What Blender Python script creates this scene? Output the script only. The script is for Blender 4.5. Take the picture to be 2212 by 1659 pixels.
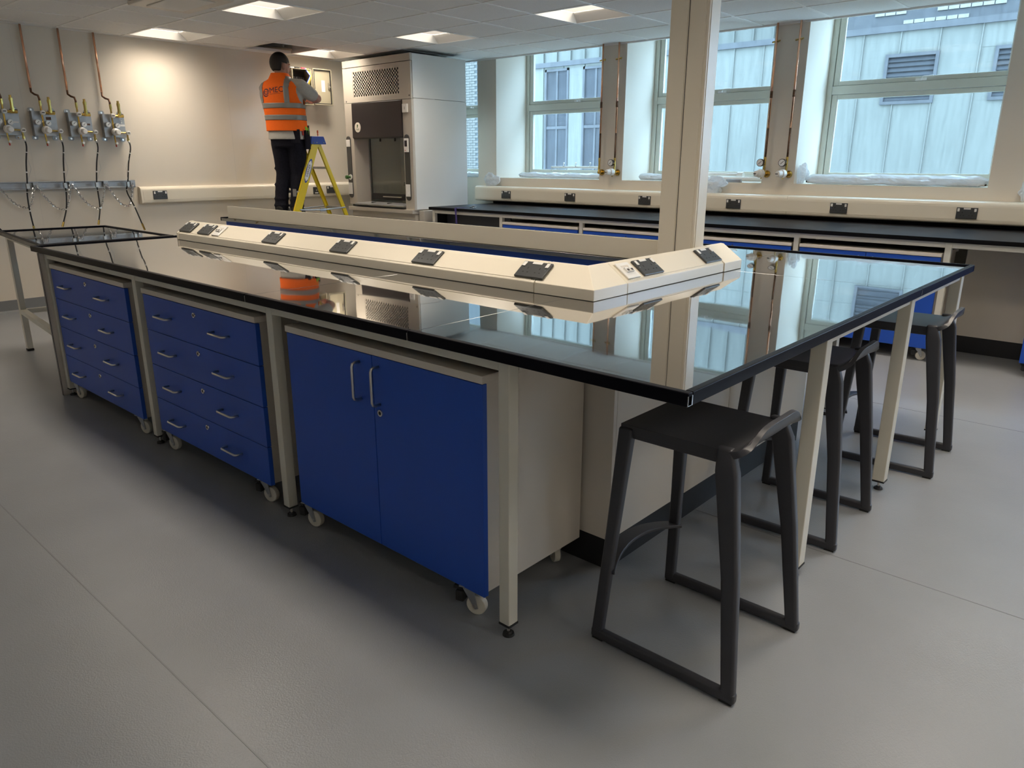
import bpy, bmesh, math, random
import numpy as np
from mathutils import Vector, Matrix

for o in list(bpy.data.objects):
    bpy.data.objects.remove(o)
SC = bpy.context.scene
COL = SC.collection
RND = random.Random(7)
PI = math.pi

# ------------------------------------------------------------------ camera
CX, CY, CZ, YAW, PITCH, ROLL, FPX = 0.7335, -1.3949, 1.3818, 0.7293, 0.2926, 0.0015, 1599.1
fw = Vector((-math.sin(YAW)*math.cos(PITCH), math.cos(YAW)*math.cos(PITCH), -math.sin(PITCH)))
rt = Vector((math.cos(YAW), math.sin(YAW), 0))
up = rt.cross(fw)
rt, up = rt*math.cos(ROLL)+up*math.sin(ROLL), -rt*math.sin(ROLL)+up*math.cos(ROLL)
cd = bpy.data.cameras.new('camera')
cd.sensor_width = 36.0
cd.lens = FPX/2212*36.0
cd.clip_start = 0.05
cam = bpy.data.objects.new('camera', cd)
COL.objects.link(cam)
cam.matrix_world = Matrix(((rt.x, up.x, -fw.x, CX), (rt.y, up.y, -fw.y, CY), (rt.z, up.z, -fw.z, CZ), (0, 0, 0, 1)))
SC.camera = cam

# ------------------------------------------------------------------ world, exposure
w = bpy.data.worlds.new('overcast_sky')
SC.world = w
w.use_nodes = True
SKY = 19.0
bg = w.node_tree.nodes['Background']
bg.inputs[0].default_value = (0.50, 0.715, 1.0, 1)
bg.inputs[1].default_value = SKY
SC.view_settings.view_transform = 'Standard'
SC.view_settings.look = 'None'
SC.view_settings.gamma = 1.0
SC.view_settings.use_curve_mapping = False
SC.view_settings.exposure = 0.0
LAMP = 43.0
LAMP_COL = (1.0, 0.885, 0.74)
SC.cycles.use_denoising = True
SC.cycles.max_bounces = 10
SC.cycles.diffuse_bounces = 5
SC.cycles.transparent_max_bounces = 16
SC.cycles.caustics_reflective = False
SC.cycles.caustics_refractive = False
SC.cycles.sample_clamp_indirect = 6.0

# ------------------------------------------------------------------ materials
def mat(name, col, rough=0.5, metal=0.0, spec=0.5, noise=0.0, nscale=8.0, bump=0.0, bscale=200.0, ior=None, coat=0.0, trans=0.0, alpha=None):
    m = bpy.data.materials.new(name)
    m.use_nodes = True
    nt = m.node_tree
    b = nt.nodes['Principled BSDF']
    b.inputs['Base Color'].default_value = (*col, 1)
    b.inputs['Roughness'].default_value = rough
    b.inputs['Metallic'].default_value = metal
    b.inputs['Specular IOR Level'].default_value = spec
    if ior: b.inputs['IOR'].default_value = ior
    if coat: b.inputs['Coat Weight'].default_value = coat; b.inputs['Coat Roughness'].default_value = 0.05
    if trans: b.inputs['Transmission Weight'].default_value = trans
    if alpha is not None: b.inputs['Alpha'].default_value = alpha
    tc = nt.nodes.new('ShaderNodeTexCoord')
    if noise:
        n = nt.nodes.new('ShaderNodeTexNoise'); n.inputs['Scale'].default_value = nscale
        n.inputs['Detail'].default_value = 5
        nt.links.new(tc.outputs['Object'], n.inputs['Vector'])
        r = nt.nodes.new('ShaderNodeValToRGB')
        r.color_ramp.elements[0].position = 0.3; r.color_ramp.elements[1].position = 0.7
        r.color_ramp.elements[0].color = (*[c*(1-noise) for c in col], 1)
        r.color_ramp.elements[1].color = (*[min(1, c*(1+noise)) for c in col], 1)
        nt.links.new(n.outputs['Fac'], r.inputs[0]); nt.links.new(r.outputs[0], b.inputs['Base Color'])
    if bump:
        n2 = nt.nodes.new('ShaderNodeTexNoise'); n2.inputs['Scale'].default_value = bscale
        nt.links.new(tc.outputs['Object'], n2.inputs['Vector'])
        bp = nt.nodes.new('ShaderNodeBump'); bp.inputs['Strength'].default_value = bump; bp.inputs['Distance'].default_value = 0.01
        nt.links.new(n2.outputs['Fac'], bp.inputs['Height']); nt.links.new(bp.outputs[0], b.inputs['Normal'])
    return m

def emit(name, col, s):
    m = bpy.data.materials.new(name); m.use_nodes = True
    nt = m.node_tree; nt.nodes.clear()
    e = nt.nodes.new('ShaderNodeEmission'); o = nt.nodes.new('ShaderNodeOutputMaterial')
    e.inputs[0].default_value = (*col, 1); e.inputs[1].default_value = s
    # prismatic diffuser: brighter straight down than at glancing angles
    g = nt.nodes.new('ShaderNodeNewGeometry'); dt = nt.nodes.new('ShaderNodeVectorMath'); dt.operation = 'DOT_PRODUCT'
    ab = nt.nodes.new('ShaderNodeMath'); ab.operation = 'ABSOLUTE'; ml = nt.nodes.new('ShaderNodeMath'); ml.operation = 'MULTIPLY'; ml.inputs[1].default_value = s
    nt.links.new(g.outputs['Normal'], dt.inputs[0]); nt.links.new(g.outputs['Incoming'], dt.inputs[1])
    nt.links.new(dt.outputs['Value'], ab.inputs[0]); pw = nt.nodes.new('ShaderNodeMath'); pw.operation = 'POWER'; pw.inputs[1].default_value = 2.1
    nt.links.new(ab.outputs[0], pw.inputs[0]); nt.links.new(pw.outputs[0], ml.inputs[0]); nt.links.new(ml.outputs[0], e.inputs[1])
    nt.links.new(e.outputs[0], o.inputs[0])
    return m

def glassmat(name, tint, dust_haze=0.06, dust_haze_col=(0.16, 0.17, 0.17), ior=1.45, streaks=False):
    m = bpy.data.materials.new(name); m.use_nodes = True
    nt = m.node_tree; nt.nodes.clear(); N = nt.nodes.new; L = nt.links.new
    out = N('ShaderNodeOutputMaterial'); tr = N('ShaderNodeBsdfTransparent'); gl = N('ShaderNodeBsdfGlossy'); df = N('ShaderNodeBsdfDiffuse')
    tr.inputs[0].default_value = (*tint, 1); gl.inputs['Roughness'].default_value = 0.01; df.inputs[0].default_value = (*dust_haze_col, 1)
    fr = N('ShaderNodeFresnel'); fr.inputs[0].default_value = ior
    ge = N('ShaderNodeNewGeometry'); mrf = N('ShaderNodeMapRange'); mrf.inputs[3].default_value = ior; mrf.inputs[4].default_value = 1/ior
    L(ge.outputs['Backfacing'], mrf.inputs[0]); L(mrf.outputs[0], fr.inputs[0])
    m1 = N('ShaderNodeMixShader'); m2 = N('ShaderNodeMixShader')
    L(fr.outputs[0], m1.inputs[0]); L(tr.outputs[0], m1.inputs[1]); L(gl.outputs[0], m1.inputs[2])
    m2.inputs[0].default_value = dust_haze
    if streaks:
        tc = N('ShaderNodeTexCoord'); mp = N('ShaderNodeMapping'); mp.inputs['Scale'].default_value = (14, 14, 1.5)
        no = N('ShaderNodeTexNoise'); no.inputs['Scale'].default_value = 3; no.inputs['Detail'].default_value = 6
        mr = N('ShaderNodeMapRange'); mr.inputs[1].default_value = 0.4; mr.inputs[2].default_value = 0.75; mr.inputs[3].default_value = dust_haze*0.4; mr.inputs[4].default_value = dust_haze*2.2
        L(tc.outputs['Object'], mp.inputs[0]); L(mp.outputs[0], no.inputs['Vector']); L(no.outputs['Fac'], mr.inputs[0]); L(mr.outputs[0], m2.inputs[0])
    L(m1.outputs[0], m2.inputs[1]); L(df.outputs[0], m2.inputs[2]); L(m2.outputs[0], out.inputs[0])
    return m

MT = dict(
    wall=mat('wall_panel_cream', (0.75, 0.675, 0.57), 0.22, spec=0.35, noise=0.015, nscale=1.2),
    wallblock=mat('wall_paint', (0.80, 0.77, 0.72), 0.5),
    tile=mat('ceiling_tile_white', (0.86, 0.85, 0.83), 0.9, spec=0.1, noise=0.04, nscale=140),
    grid=mat('ceiling_grid_white', (0.88, 0.86, 0.83), 0.4),
    dark=mat('void_dark', (0.02, 0.02, 0.02), 0.8),
    floor=None,
    cream=mat('cream_laminate', (0.66, 0.60, 0.52), 0.4, noise=0.012, nscale=3),
    trunk=mat('trunking_ivory', (0.78, 0.71, 0.58), 0.3, spec=0.45),
    frame=mat('frame_powder_coat', (0.64, 0.61, 0.52), 0.38, noise=0.01, nscale=4),
    blue=mat('blue_laminate', (0.018, 0.082, 0.44), 0.42, spec=0.35, noise=0.03, nscale=300),
    black=mat('black_edge', (0.008, 0.008, 0.010), 0.28),
    blackmat=mat('black_matt', (0.010, 0.010, 0.011), 0.55),
    steel=mat('brushed_steel', (0.60, 0.58, 0.55), 0.28, metal=1.0),
    zinc=mat('zinc_plate', (0.42, 0.43, 0.44), 0.42, metal=0.85, noise=0.08, nscale=20),
    chrome=mat('chrome', (0.75, 0.75, 0.75), 0.12, metal=1.0),
    brass=mat('brass', (0.62, 0.44, 0.13), 0.25, metal=1.0),
    copper=mat('copper', (0.90, 0.50, 0.32), 0.22, metal=1.0, noise=0.12, nscale=9),
    coppdark=mat('copper_scorched', (0.16, 0.085, 0.05), 0.45, metal=0.8, noise=0.6, nscale=30),
    white=mat('white_plastic', (0.80, 0.78, 0.74), 0.35),
    red=mat('red_plastic', (0.45, 0.03, 0.02), 0.4),
    socket=mat('socket_charcoal', (0.045, 0.047, 0.047), 0.32, spec=0.6),
    hole=mat('socket_hole', (0.004, 0.004, 0.004), 0.6),
    stool=mat('stool_charcoal', (0.034, 0.034, 0.040), 0.38, spec=0.5, bump=0.02, bscale=900),
    castor=mat('castor_nylon', (0.66, 0.62, 0.52), 0.4),
    rubber=mat('black_rubber', (0.015, 0.015, 0.015), 0.6),
    wframe=mat('window_frame_stone', (0.62, 0.62, 0.54), 0.35),
    glass=glassmat('window_glass', (0.90, 0.97, 0.97), 0.05, streaks=True),
    hoodglass=glassmat('sash_glass', (0.95, 0.97, 0.94), 0.05, dust_haze_col=(0.5, 0.48, 0.42)),  # pale diffuse haze painted on to lighten the sash
    gaugeface=mat('gauge_face', (0.85, 0.85, 0.82), 0.3),
    hood=mat('hood_grey_paint', (0.46, 0.42, 0.36), 0.35, spec=0.5),
    hoodside=mat('hood_side_panel', (0.68, 0.68, 0.66), 0.4),
    hooddark=mat('hood_header_dark', (0.022, 0.018, 0.019), 0.35),
    hoodin=mat('hood_lining', (0.88, 0.86, 0.78), 0.5),
    yellow=mat('ladder_yellow', (0.72, 0.55, 0.015), 0.35, spec=0.5),
    ladblue=mat('ladder_blue_cap', (0.015, 0.05, 0.30), 0.4),
    orange=mat('hi_vis_orange', (1.0, 0.16, 0.012), 0.7, spec=0.2, noise=0.03, nscale=60),
    hivis=mat('reflective_tape', (0.25, 0.24, 0.225), 0.45, metal=0.2),
    shirt=mat('grey_marl_shirt', (0.46, 0.44, 0.40), 0.9, spec=0.1, noise=0.05, nscale=90),
    navy=mat('navy_work_trousers', (0.010, 0.010, 0.016), 0.85, spec=0.15, noise=0.3, nscale=60),
    hair=mat('dark_brown_hair', (0.012, 0.008, 0.006), 0.6, bump=0.4, bscale=160),
    boot=mat('black_leather', (0.012, 0.011, 0.010), 0.5),
    logo=mat('logo_dark', (0.03, 0.008, 0.03), 0.6),
    green=mat('lime_plastic', (0.25, 0.62, 0.05), 0.4),
    gnob=mat('green_knob', (0.03, 0.10, 0.02), 0.35),
    purple=mat('purple_lanyard', (0.05, 0.035, 0.17), 0.8, noise=0.3, nscale=80),
    cabinet=mat('enclosure_beige', (0.33, 0.295, 0.21), 0.4),
    wire=mat('yellow_wire', (0.70, 0.52, 0.08), 0.4),
    plastic=None,
    clad=mat('teal_cladding', (0.1115, 0.1089, 0.0944), 0.6, spec=0.0, noise=0.05, nscale=1.5),
    cladwin=mat('far_window_grey', (0.0438, 0.0437, 0.0457), 0.6, spec=0.0, noise=0.1, nscale=3),
    cladgrey=mat('far_grey_band', (0.0658, 0.0643, 0.0648), 0.6, spec=0.0, noise=0.1, nscale=6),
    clwhite=mat('far_white_tiles', (0.1918, 0.1731, 0.1474), 0.6, spec=0.0),
    ground=mat('outside_ground', (0.3, 0.3, 0.3), 0.9),
    darkdetail=mat('dark_detail', (0.05, 0.045, 0.04), 0.8),  # plain dark colour for joints, openings, needles and other small parts
    wtmatt=mat('black_worktop_satin', (0.006, 0.006, 0.007), 0.42, spec=0.07),
    darkgrey=mat('charcoal_panel', (0.05, 0.05, 0.052), 0.5),
    tattoo=mat('tattooed_skin', (0.20, 0.11, 0.10), 0.55, noise=0.7, nscale=70),
    redbright=mat('bright_red_handle', (0.55, 0.02, 0.05), 0.35),
    redorange=mat('orange_handle', (0.55, 0.09, 0.03), 0.35),
    seamweld=mat('vinyl_weld', (0.196, 0.202, 0.21), 0.35),
)
def skinmat():
    return mat('skin', (0.50, 0.27, 0.20), 0.5, noise=0.06, nscale=40)
MT['skin'] = skinmat()
MT['lamp'] = emit('light_panel', LAMP_COL, LAMP)

def floormat():
    m = mat('grey_vinyl', (0.3, 0.3, 0.3), 0.31, spec=0.55)
    nt = m.node_tree; N = nt.nodes.new; L = nt.links.new; b = nt.nodes['Principled BSDF']
    tc = N('ShaderNodeTexCoord')
    n1 = N('ShaderNodeTexNoise'); n1.inputs['Scale'].default_value = 2.2; n1.inputs['Detail'].default_value = 8
    n2 = N('ShaderNodeTexNoise'); n2.inputs['Scale'].default_value = 420; n2.inputs['Detail'].default_value = 2
    L(tc.outputs['Object'], n1.inputs['Vector']); L(tc.outputs['Object'], n2.inputs['Vector'])
    mx = N('ShaderNodeMath'); mx.operation = 'ADD'
    m1 = N('ShaderNodeMath'); m1.operation = 'MULTIPLY'; m1.inputs[1].default_value = 0.6
    L(n1.outputs['Fac'], m1.inputs[0]); m2 = N('ShaderNodeMath'); m2.operation = 'MULTIPLY'; m2.inputs[1].default_value = 0.4
    L(n2.outputs['Fac'], m2.inputs[0]); L(m1.outputs[0], mx.inputs[0]); L(m2.outputs[0], mx.inputs[1])
    r = N('ShaderNodeValToRGB'); r.color_ramp.elements[0].position = 0.3; r.color_ramp.elements[1].position = 0.7
    r.color_ramp.elements[0].color = (0.212, 0.220, 0.230, 1); r.color_ramp.elements[1].color = (0.264, 0.273, 0.285, 1)
    L(mx.outputs[0], r.inputs[0]); L(r.outputs[0], b.inputs['Base Color'])
    v = N('ShaderNodeTexVoronoi'); v.inputs['Scale'].default_value = 260; v.feature = 'SMOOTH_F1'
    L(tc.outputs['Object'], v.inputs['Vector'])
    bp = N('ShaderNodeBump'); bp.inputs['Strength'].default_value = 0.22; bp.inputs['Distance'].default_value = 0.002
    L(v.outputs['Distance'], bp.inputs['Height']); L(bp.outputs[0], b.inputs['Normal'])
    return m
MT['floor'] = floormat()

def worktopmat():
    m = mat('black_gloss_worktop', (0.013, 0.013, 0.014), 0.04, spec=0.5, ior=2.6)
    nt = m.node_tree; N = nt.nodes.new; L = nt.links.new; b = nt.nodes['Principled BSDF']
    b.inputs['Coat Weight'].default_value = 1.0; b.inputs['Coat Roughness'].default_value = 0.02; b.inputs['Coat IOR'].default_value = 2.6
    tc = N('ShaderNodeTexCoord'); mp = N('ShaderNodeMapping'); mp.inputs['Scale'].default_value = (1.2, 2.0, 1)
    n = N('ShaderNodeTexNoise'); n.inputs['Scale'].default_value = 1.3; n.inputs['Detail'].default_value = 1.5
    L(tc.outputs['Object'], mp.inputs[0]); L(mp.outputs[0], n.inputs['Vector'])
    bp = N('ShaderNodeBump'); bp.inputs['Strength'].default_value = 0.05; bp.inputs['Distance'].default_value = 0.02
    L(n.outputs['Fac'], bp.inputs['Height']); L(bp.outputs[0], b.inputs['Normal']); L(bp.outputs[0], b.inputs['Coat Normal'])
    return m
MT['worktop'] = worktopmat()

def plasticmat():
    m = bpy.data.materials.new('polythene_wrap'); m.use_nodes = True
    nt = m.node_tree; nt.nodes.clear(); N = nt.nodes.new; L = nt.links.new
    out = N('ShaderNodeOutputMaterial'); tr = N('ShaderNodeBsdfTransparent'); p = N('ShaderNodeBsdfPrincipled'); mx = N('ShaderNodeMixShader')
    p.inputs['Base Color'].default_value = (0.82, 0.84, 0.86, 1); p.inputs['Roughness'].default_value = 0.2
    mx.inputs[0].default_value = 0.80
    tl = N('ShaderNodeBsdfTranslucent'); tl.inputs[0].default_value = (0.9, 0.92, 0.94, 1); m2 = N('ShaderNodeMixShader'); m2.inputs[0].default_value = 0.45
    L(p.outputs[0], m2.inputs[1]); L(tl.outputs[0], m2.inputs[2])
    L(tr.outputs[0], mx.inputs[1]); L(m2.outputs[0], mx.inputs[2]); L(mx.outputs[0], out.inputs[0])
    return m
MT['plastic'] = plasticmat()

MT['brick'] = mat('white_glazed_brick', (0.0963, 0.0895, 0.0777), 0.6, spec=0.0, noise=0.06, nscale=6)
MT['mortar'] = mat('brick_mortar', (0.0585, 0.0606, 0.0589), 0.8, spec=0.0)

# ------------------------------------------------------------------ builders
def wloc(o):
    v = Vector((0, 0, 0))
    while o is not None:
        v += o.location
        o = o.parent
    return v

class MB:
    def __init__(s): s.v = []; s.f = []
    def add(s, vs, fs, M=None):
        n = len(s.v)
        s.v += [tuple(M @ Vector(p)) if M else tuple(p) for p in vs]
        s.f += [tuple(i+n for i in f) for f in fs]
        return s
    def box(s, x0, y0, z0, x1, y1, z1, M=None):
        vs = [(x0, y0, z0), (x1, y0, z0), (x1, y1, z0), (x0, y1, z0), (x0, y0, z1), (x1, y0, z1), (x1, y1, z1), (x0, y1, z1)]
        return s.add(vs, [(0, 3, 2, 1), (4, 5, 6, 7), (0, 1, 5, 4), (1, 2, 6, 5), (2, 3, 7, 6), (3, 0, 4, 7)], M)
    def prism(s, poly, axis, a, b, M=None):
        # poly: list of 2D points; axis 'x': (y,z), 'y': (x,z), 'z': (x,y)
        def P(p, t): return {'x': (t, p[0], p[1]), 'y': (p[0], t, p[1]), 'z': (p[0], p[1], t)}[axis]
        n = len(poly)
        vs = [P(p, a) for p in poly]+[P(p, b) for p in poly]
        fs = [tuple(range(n-1, -1, -1)), tuple(range(n, 2*n))]+[(i, (i+1) % n, n+(i+1) % n, n+i) for i in range(n)]
        return s.add(vs, fs, M)
    def cyl(s, p0, p1, r0, r1=None, n=16, cap=True, M=None):
        if r1 is None: r1 = r0
        p0 = Vector(p0); p1 = Vector(p1); d = (p1-p0).normalized()
        a = d.orthogonal().normalized(); b = d.cross(a)
        vs = []
        for p, r in ((p0, r0), (p1, r1)):
            for i in range(n):
                t = 2*PI*i/n; vs.append(p+a*(r*math.cos(t))+b*(r*math.sin(t)))
        fs = [(i, (i+1) % n, n+(i+1) % n, n+i) for i in range(n)]
        if cap: fs += [tuple(range(n-1, -1, -1)), tuple(range(n, 2*n))]
        return s.add(vs, fs, M)
    def tube(s, pts, r, n=8, M=None, closed=False):
        pts = [Vector(p) for p in pts]; m = len(pts)
        rs = r if isinstance(r, (list, tuple)) else [r]*m
        prev = None; vs = []
        for k, p in enumerate(pts):
            if closed: d = (pts[(k+1) % m]-pts[k-1]).normalized()
            else: d = (pts[min(k+1, m-1)]-pts[max(k-1, 0)]).normalized()
            a = d.orthogonal().normalized() if prev is None else (prev-d*prev.dot(d)).normalized()
            prev = a; b = d.cross(a)
            for i in range(n):
                t = 2*PI*i/n; vs.append(p+a*(rs[k]*math.cos(t))+b*(rs[k]*math.sin(t)))
        fs = []
        for k in range(m if closed else m-1):
            k2 = (k+1) % m
            fs += [(k*n+i, k*n+(i+1) % n, k2*n+(i+1) % n, k2*n+i) for i in range(n)]
        if not closed: fs += [tuple(range(n-1, -1, -1)), tuple(range((m-1)*n, m*n))]
        return s.add(vs, fs, M)
    def sph(s, c, rx, ry=None, rz=None, nu=14, nv=10, M=None):
        ry = rx if ry is None else ry; rz = rx if rz is None else rz
        vs = [(c[0], c[1], c[2]-rz)]
        for j in range(1, nv):
            ph = -PI/2+PI*j/nv
            for i in range(nu):
                t = 2*PI*i/nu; vs.append((c[0]+rx*math.cos(ph)*math.cos(t), c[1]+ry*math.cos(ph)*math.sin(t), c[2]+rz*math.sin(ph)))
        vs.append((c[0], c[1], c[2]+rz)); top = len(vs)-1
        fs = [(0, 1+(i+1) % nu, 1+i) for i in range(nu)]
        for j in range(nv-2):
            a = 1+j*nu; b = a+nu
            fs += [(a+i, a+(i+1) % nu, b+(i+1) % nu, b+i) for i in range(nu)]
        a = 1+(nv-2)*nu
        fs += [(a+i, a+(i+1) % nu, top) for i in range(nu)]
        return s.add(vs, fs, M)
    def lathe(s, prof, p0, axis, n=20, M=None):
        # prof: (distance along axis, radius)
        p0 = Vector(p0); d = Vector(axis).normalized(); a = d.orthogonal().normalized(); b = d.cross(a); vs = []
        for h, r in prof:
            for i in range(n):
                t = 2*PI*i/n; vs.append(p0+d*h+a*(r*math.cos(t))+b*(r*math.sin(t)))
        m = len(prof)
        fs = [(k*n+i, k*n+(i+1) % n, (k+1)*n+(i+1) % n, (k+1)*n+i) for k in range(m-1) for i in range(n)]
        fs += [tuple(range(n-1, -1, -1)), tuple(range((m-1)*n, m*n))]
        return s.add(vs, fs, M)
    def build(s, name, m, parent=None, bev=0.0, smooth=False, seg=2, kind=None, fix=True):
        me = bpy.data.meshes.new(name)
        off = wloc(parent) if parent else Vector((0, 0, 0))
        me.from_pydata([tuple(Vector(v)-off) for v in s.v], [], s.f)
        if fix:
            bm = bmesh.new(); bm.from_mesh(me); bmesh.ops.recalc_face_normals(bm, faces=bm.faces); bm.to_mesh(me); bm.free()
        o = bpy.data.objects.new(name, me); COL.objects.link(o)
        me.materials.append(MT[m] if isinstance(m, str) else m)
        if parent: o.parent = parent
        if smooth:
            for p in me.polygons: p.use_smooth = True
        if bev:
            b = o.modifiers.new('bevel', 'BEVEL'); b.width = bev; b.segments = seg; b.limit_method = 'ANGLE'; b.angle_limit = math.radians(40)
            for p in me.polygons: p.use_smooth = True
            wn = o.modifiers.new('wn', 'WEIGHTED_NORMAL'); wn.keep_sharp = True
        if kind: o['kind'] = kind
        return o

def B(x0, y0, z0, x1, y1, z1): return MB().box(x0, y0, z0, x1, y1, z1)

def thing(name, label, cat, loc=(0, 0, 0), group=None, kind=None):
    o = bpy.data.objects.new(name, None); COL.objects.link(o); o.location = loc; o.empty_display_size = 0.05
    if label: o['label'] = label
    if cat: o['category'] = cat
    if group: o['group'] = group
    if kind: o['kind'] = kind
    return o

def tag(o, label, cat, group=None, kind=None):
    o['label'] = label; o['category'] = cat
    if group: o['group'] = group
    if kind: o['kind'] = kind
    return o

def dup(root, label, M=None, loc=None, rot=None):
    def cp(o, par):
        c = o.copy(); COL.objects.link(c)
        if par is not None: c.parent = par
        for ch in list(o.children): cp(ch, c)
        return c
    r = cp(root, None)
    if M is not None: r.matrix_world = M
    if loc is not None: r.location = loc
    if rot is not None: r.rotation_euler = rot
    r['label'] = label
    return r

def axes(X, Y, Z, loc):
    X, Y, Z = Vector(X).normalized(), Vector(Y).normalized(), Vector(Z).normalized()
    return Matrix(((X.x, Y.x, Z.x, loc[0]), (X.y, Y.y, Z.y, loc[1]), (X.z, Y.z, Z.z, loc[2]), (0, 0, 0, 1)))

def textmb(s, size, M=None, depth=0.0006, spacing=1.0):
    cu = bpy.data.curves.new('lettering', 'FONT'); cu.body = s; cu.size = size; cu.extrude = depth; cu.align_x = 'CENTER'; cu.align_y = 'CENTER'
    cu.resolution_u = 3; cu.space_character = spacing
    o = bpy.data.objects.new('lettering', cu); COL.objects.link(o)
    bpy.context.view_layer.update()
    me = bpy.data.meshes.new_from_object(o.evaluated_get(bpy.context.evaluated_depsgraph_get()))
    mb = MB(); mb.add([tuple(v.co) for v in me.vertices], [tuple(p.vertices) for p in me.polygons], M)
    bpy.data.objects.remove(o); bpy.data.curves.remove(cu); bpy.data.meshes.remove(me)
    return mb

# ------------------------------------------------------------------ room shell
XW, YW, ZC = -7.41, 5.55, 2.547
XR, YF = 3.2, -3.2
LX, LY = -5.445, 1.955
struct = lambda o: (o.__setitem__('kind', 'structure'), o)[1]

fl = struct(B(XW-0.2, YF-0.2, -0.1, XR+0.2, YW+0.3, 0).build('floor', 'floor'))
for y in (-0.718, 1.19, 3.19):
    B(XW, y-0.0022, 0.0, XR, y+0.0022, 0.0008).build('weld_seam', 'seamweld', fl)
wl = struct(B(XW-0.15, YF-0.2, 0, XW, YW+0.75, 3.0).build('wall_left', 'wall'))
for y in (1.0, 3.02):   # cover joints between the wall sheets
    B(XW-0.001, y-0.0015, 0.11, XW+0.0006, y+0.0015, ZC).build('sheet_joint', 'cream', wl)
struct(B(XR, YF-0.2, 0, XR+0.15, YW+0.75, 3.0).build('wall_right', 'wallblock'))
struct(B(XW-0.15, YF-0.15, 0, XR+0.15, YF, 3.0).build('wall_front', 'wallblock'))
struct(MB().prism([(XW, 0), (XW, 0.115), (XW+0.004, 0.115), (XW+0.006, 0.02), (XW+0.025, 0.0)], 'y', YF, 5.5).build('baseboard_left', mat('skirting_grey', (0.20, 0.205, 0.21), 0.4)))
SILL = 1.185
YG = 6.10
piers = [(-6.044, -5.735), (-4.190, -3.893), (-2.331, -2.022), (-0.485, -0.18), (1.37, 1.67)]
wr = MB().box(XW, YW, 0, XR, YW+0.72, SILL)
for a, b in piers: wr.box(a, YW, SILL, b, YW+0.72, 3.0)
wr.box(XW, YW+0.09, 2.76, XR, YW+0.72, 3.0)
wallrear = struct(wr.build('wall_rear', 'wall'))
struct(B(XW, YW-0.012, 2.535, XR, YW+0.014, 2.553).build('trim_1', 'grid'))
# windows
wins = [(XW, -6.044), (-5.735, -4.190), (-3.893, -2.331), (-2.022, -0.485), (-0.18, 1.37)]
for k, (a, b) in enumerate(wins):
    wn = thing('window_%d' % (k+1), None, None, ((a+b)/2, YG, SILL), kind='structure')
    f = MB(); t = 0.05
    f.box(a, YG, SILL, a+t, YG+0.07, 2.76).box(b-t, YG, SILL, b, YG+0.07, 2.76).box(a+t, YG, SILL, b-t, YG+0.07, SILL+0.055)
    f.box(a+t, YG, 2.71, b-t, YG+0.07, 2.76).box(a+t, YG, 1.977, b-t, YG+0.07, 2.05)
    f.build('window_frame', 'wframe', wn, bev=0.004)
    for z0, z1 in ((SILL+0.058, 1.974), (2.053, 2.707)):
        s = MB(); q = 0.046; x0, x1 = a+t+0.004, b-t-0.004; y0, y1 = YG+0.012, YG+0.058
        s.box(x0, y0, z0, x0+q, y1, z1).box(x1-q, y0, z0, x1, y1, z1).box(x0+q, y0, z0, x1-q, y1, z0+0.038).box(x0+q, y0, z1-0.04, x1-q, y1, z1)
        so = s.build('sash', 'wframe', wn, bev=0.003)
        B(x0+q-0.004, YG+0.03, z0+0.034, x1-q+0.004, YG+0.036, z1-0.036).build('pane', 'glass', so)
        bd = MB(); bx = 0.008
        bd.box(x0+q, y0+0.003, z0+0.038, x0+q+bx, y0+0.014, z1-0.04).box(x1-q-bx, y0+0.003, z0+0.038, x1-q, y0+0.014, z1-0.04)
        bd.build('glazing_bead', 'white', so)
    hx = (a+b)/2+0.03
    h = MB().box(hx-0.045, YG+0.0, 2.052, hx+0.045, YG+0.012, 2.072).cyl((hx, YG+0.012, 2.062), (hx, YG-0.02, 2.062), 0.007, n=10)
    h.tube([(hx, YG-0.02, 2.062), (hx+0.02, YG-0.025, 2.085), (hx+0.10, YG-0.025, 2.088)], 0.005, n=6)
    h.build('window_handle', 'white', wn, bev=0.001)

# suspended ceiling: grid bars, tiles
xs = [XW]+[LX-0.6*3+0.6*i for i in range(18)]
ys = [0.155-0.6*5+0.6*j for j in range(15)]
lights_in = {(-7.245, 1.955), (-5.445, 1.955), (-5.445, 3.755), (-3.645, 3.755), (-7.245, 3.755)}
lights_out = {(-7.245, 0.155-0.0), (-5.445, 0.155), (-3.645, 0.155), (-1.845, 0.155), (-0.045, 0.155), (-3.645, 1.955), (-1.845, 1.955), (-0.045, 1.955), (-1.845, 3.755), (-0.045, 3.755), (1.755, 0.155), (1.755, 1.955), (1.755, -1.645), (-7.245, -1.645)}  # unseen grid lights; the lowest-y row is added as fill
lights_out.discard((-7.245, 0.155))
R3 = lambda v: round(v, 3)
lightset = {(R3(a), R3(b)) for a, b in lights_in | lights_out}
holes = {(R3(-7.245), R3(3.155)), (R3(XW), R3(3.755))}
ceil = thing('ceiling', None, None, (-3, 2, ZC), kind='structure')
g = MB()
for x in xs[1:]: g.box(x-0.012, ys[0], ZC-0.001, x+0.012, YW, ZC+0.03)
for y in ys: g.box(XW, y-0.012, ZC-0.0012, xs[-1], y+0.012, ZC+0.03)
g.box(XW, ys[0], ZC-0.001, XW+0.02, YW, ZC+0.02).box(XW, YW-0.02, ZC-0.001, xs[-1], YW, ZC+0.02)
g.build('ceiling_grid', 'grid', ceil)
tile_me = {}
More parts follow.
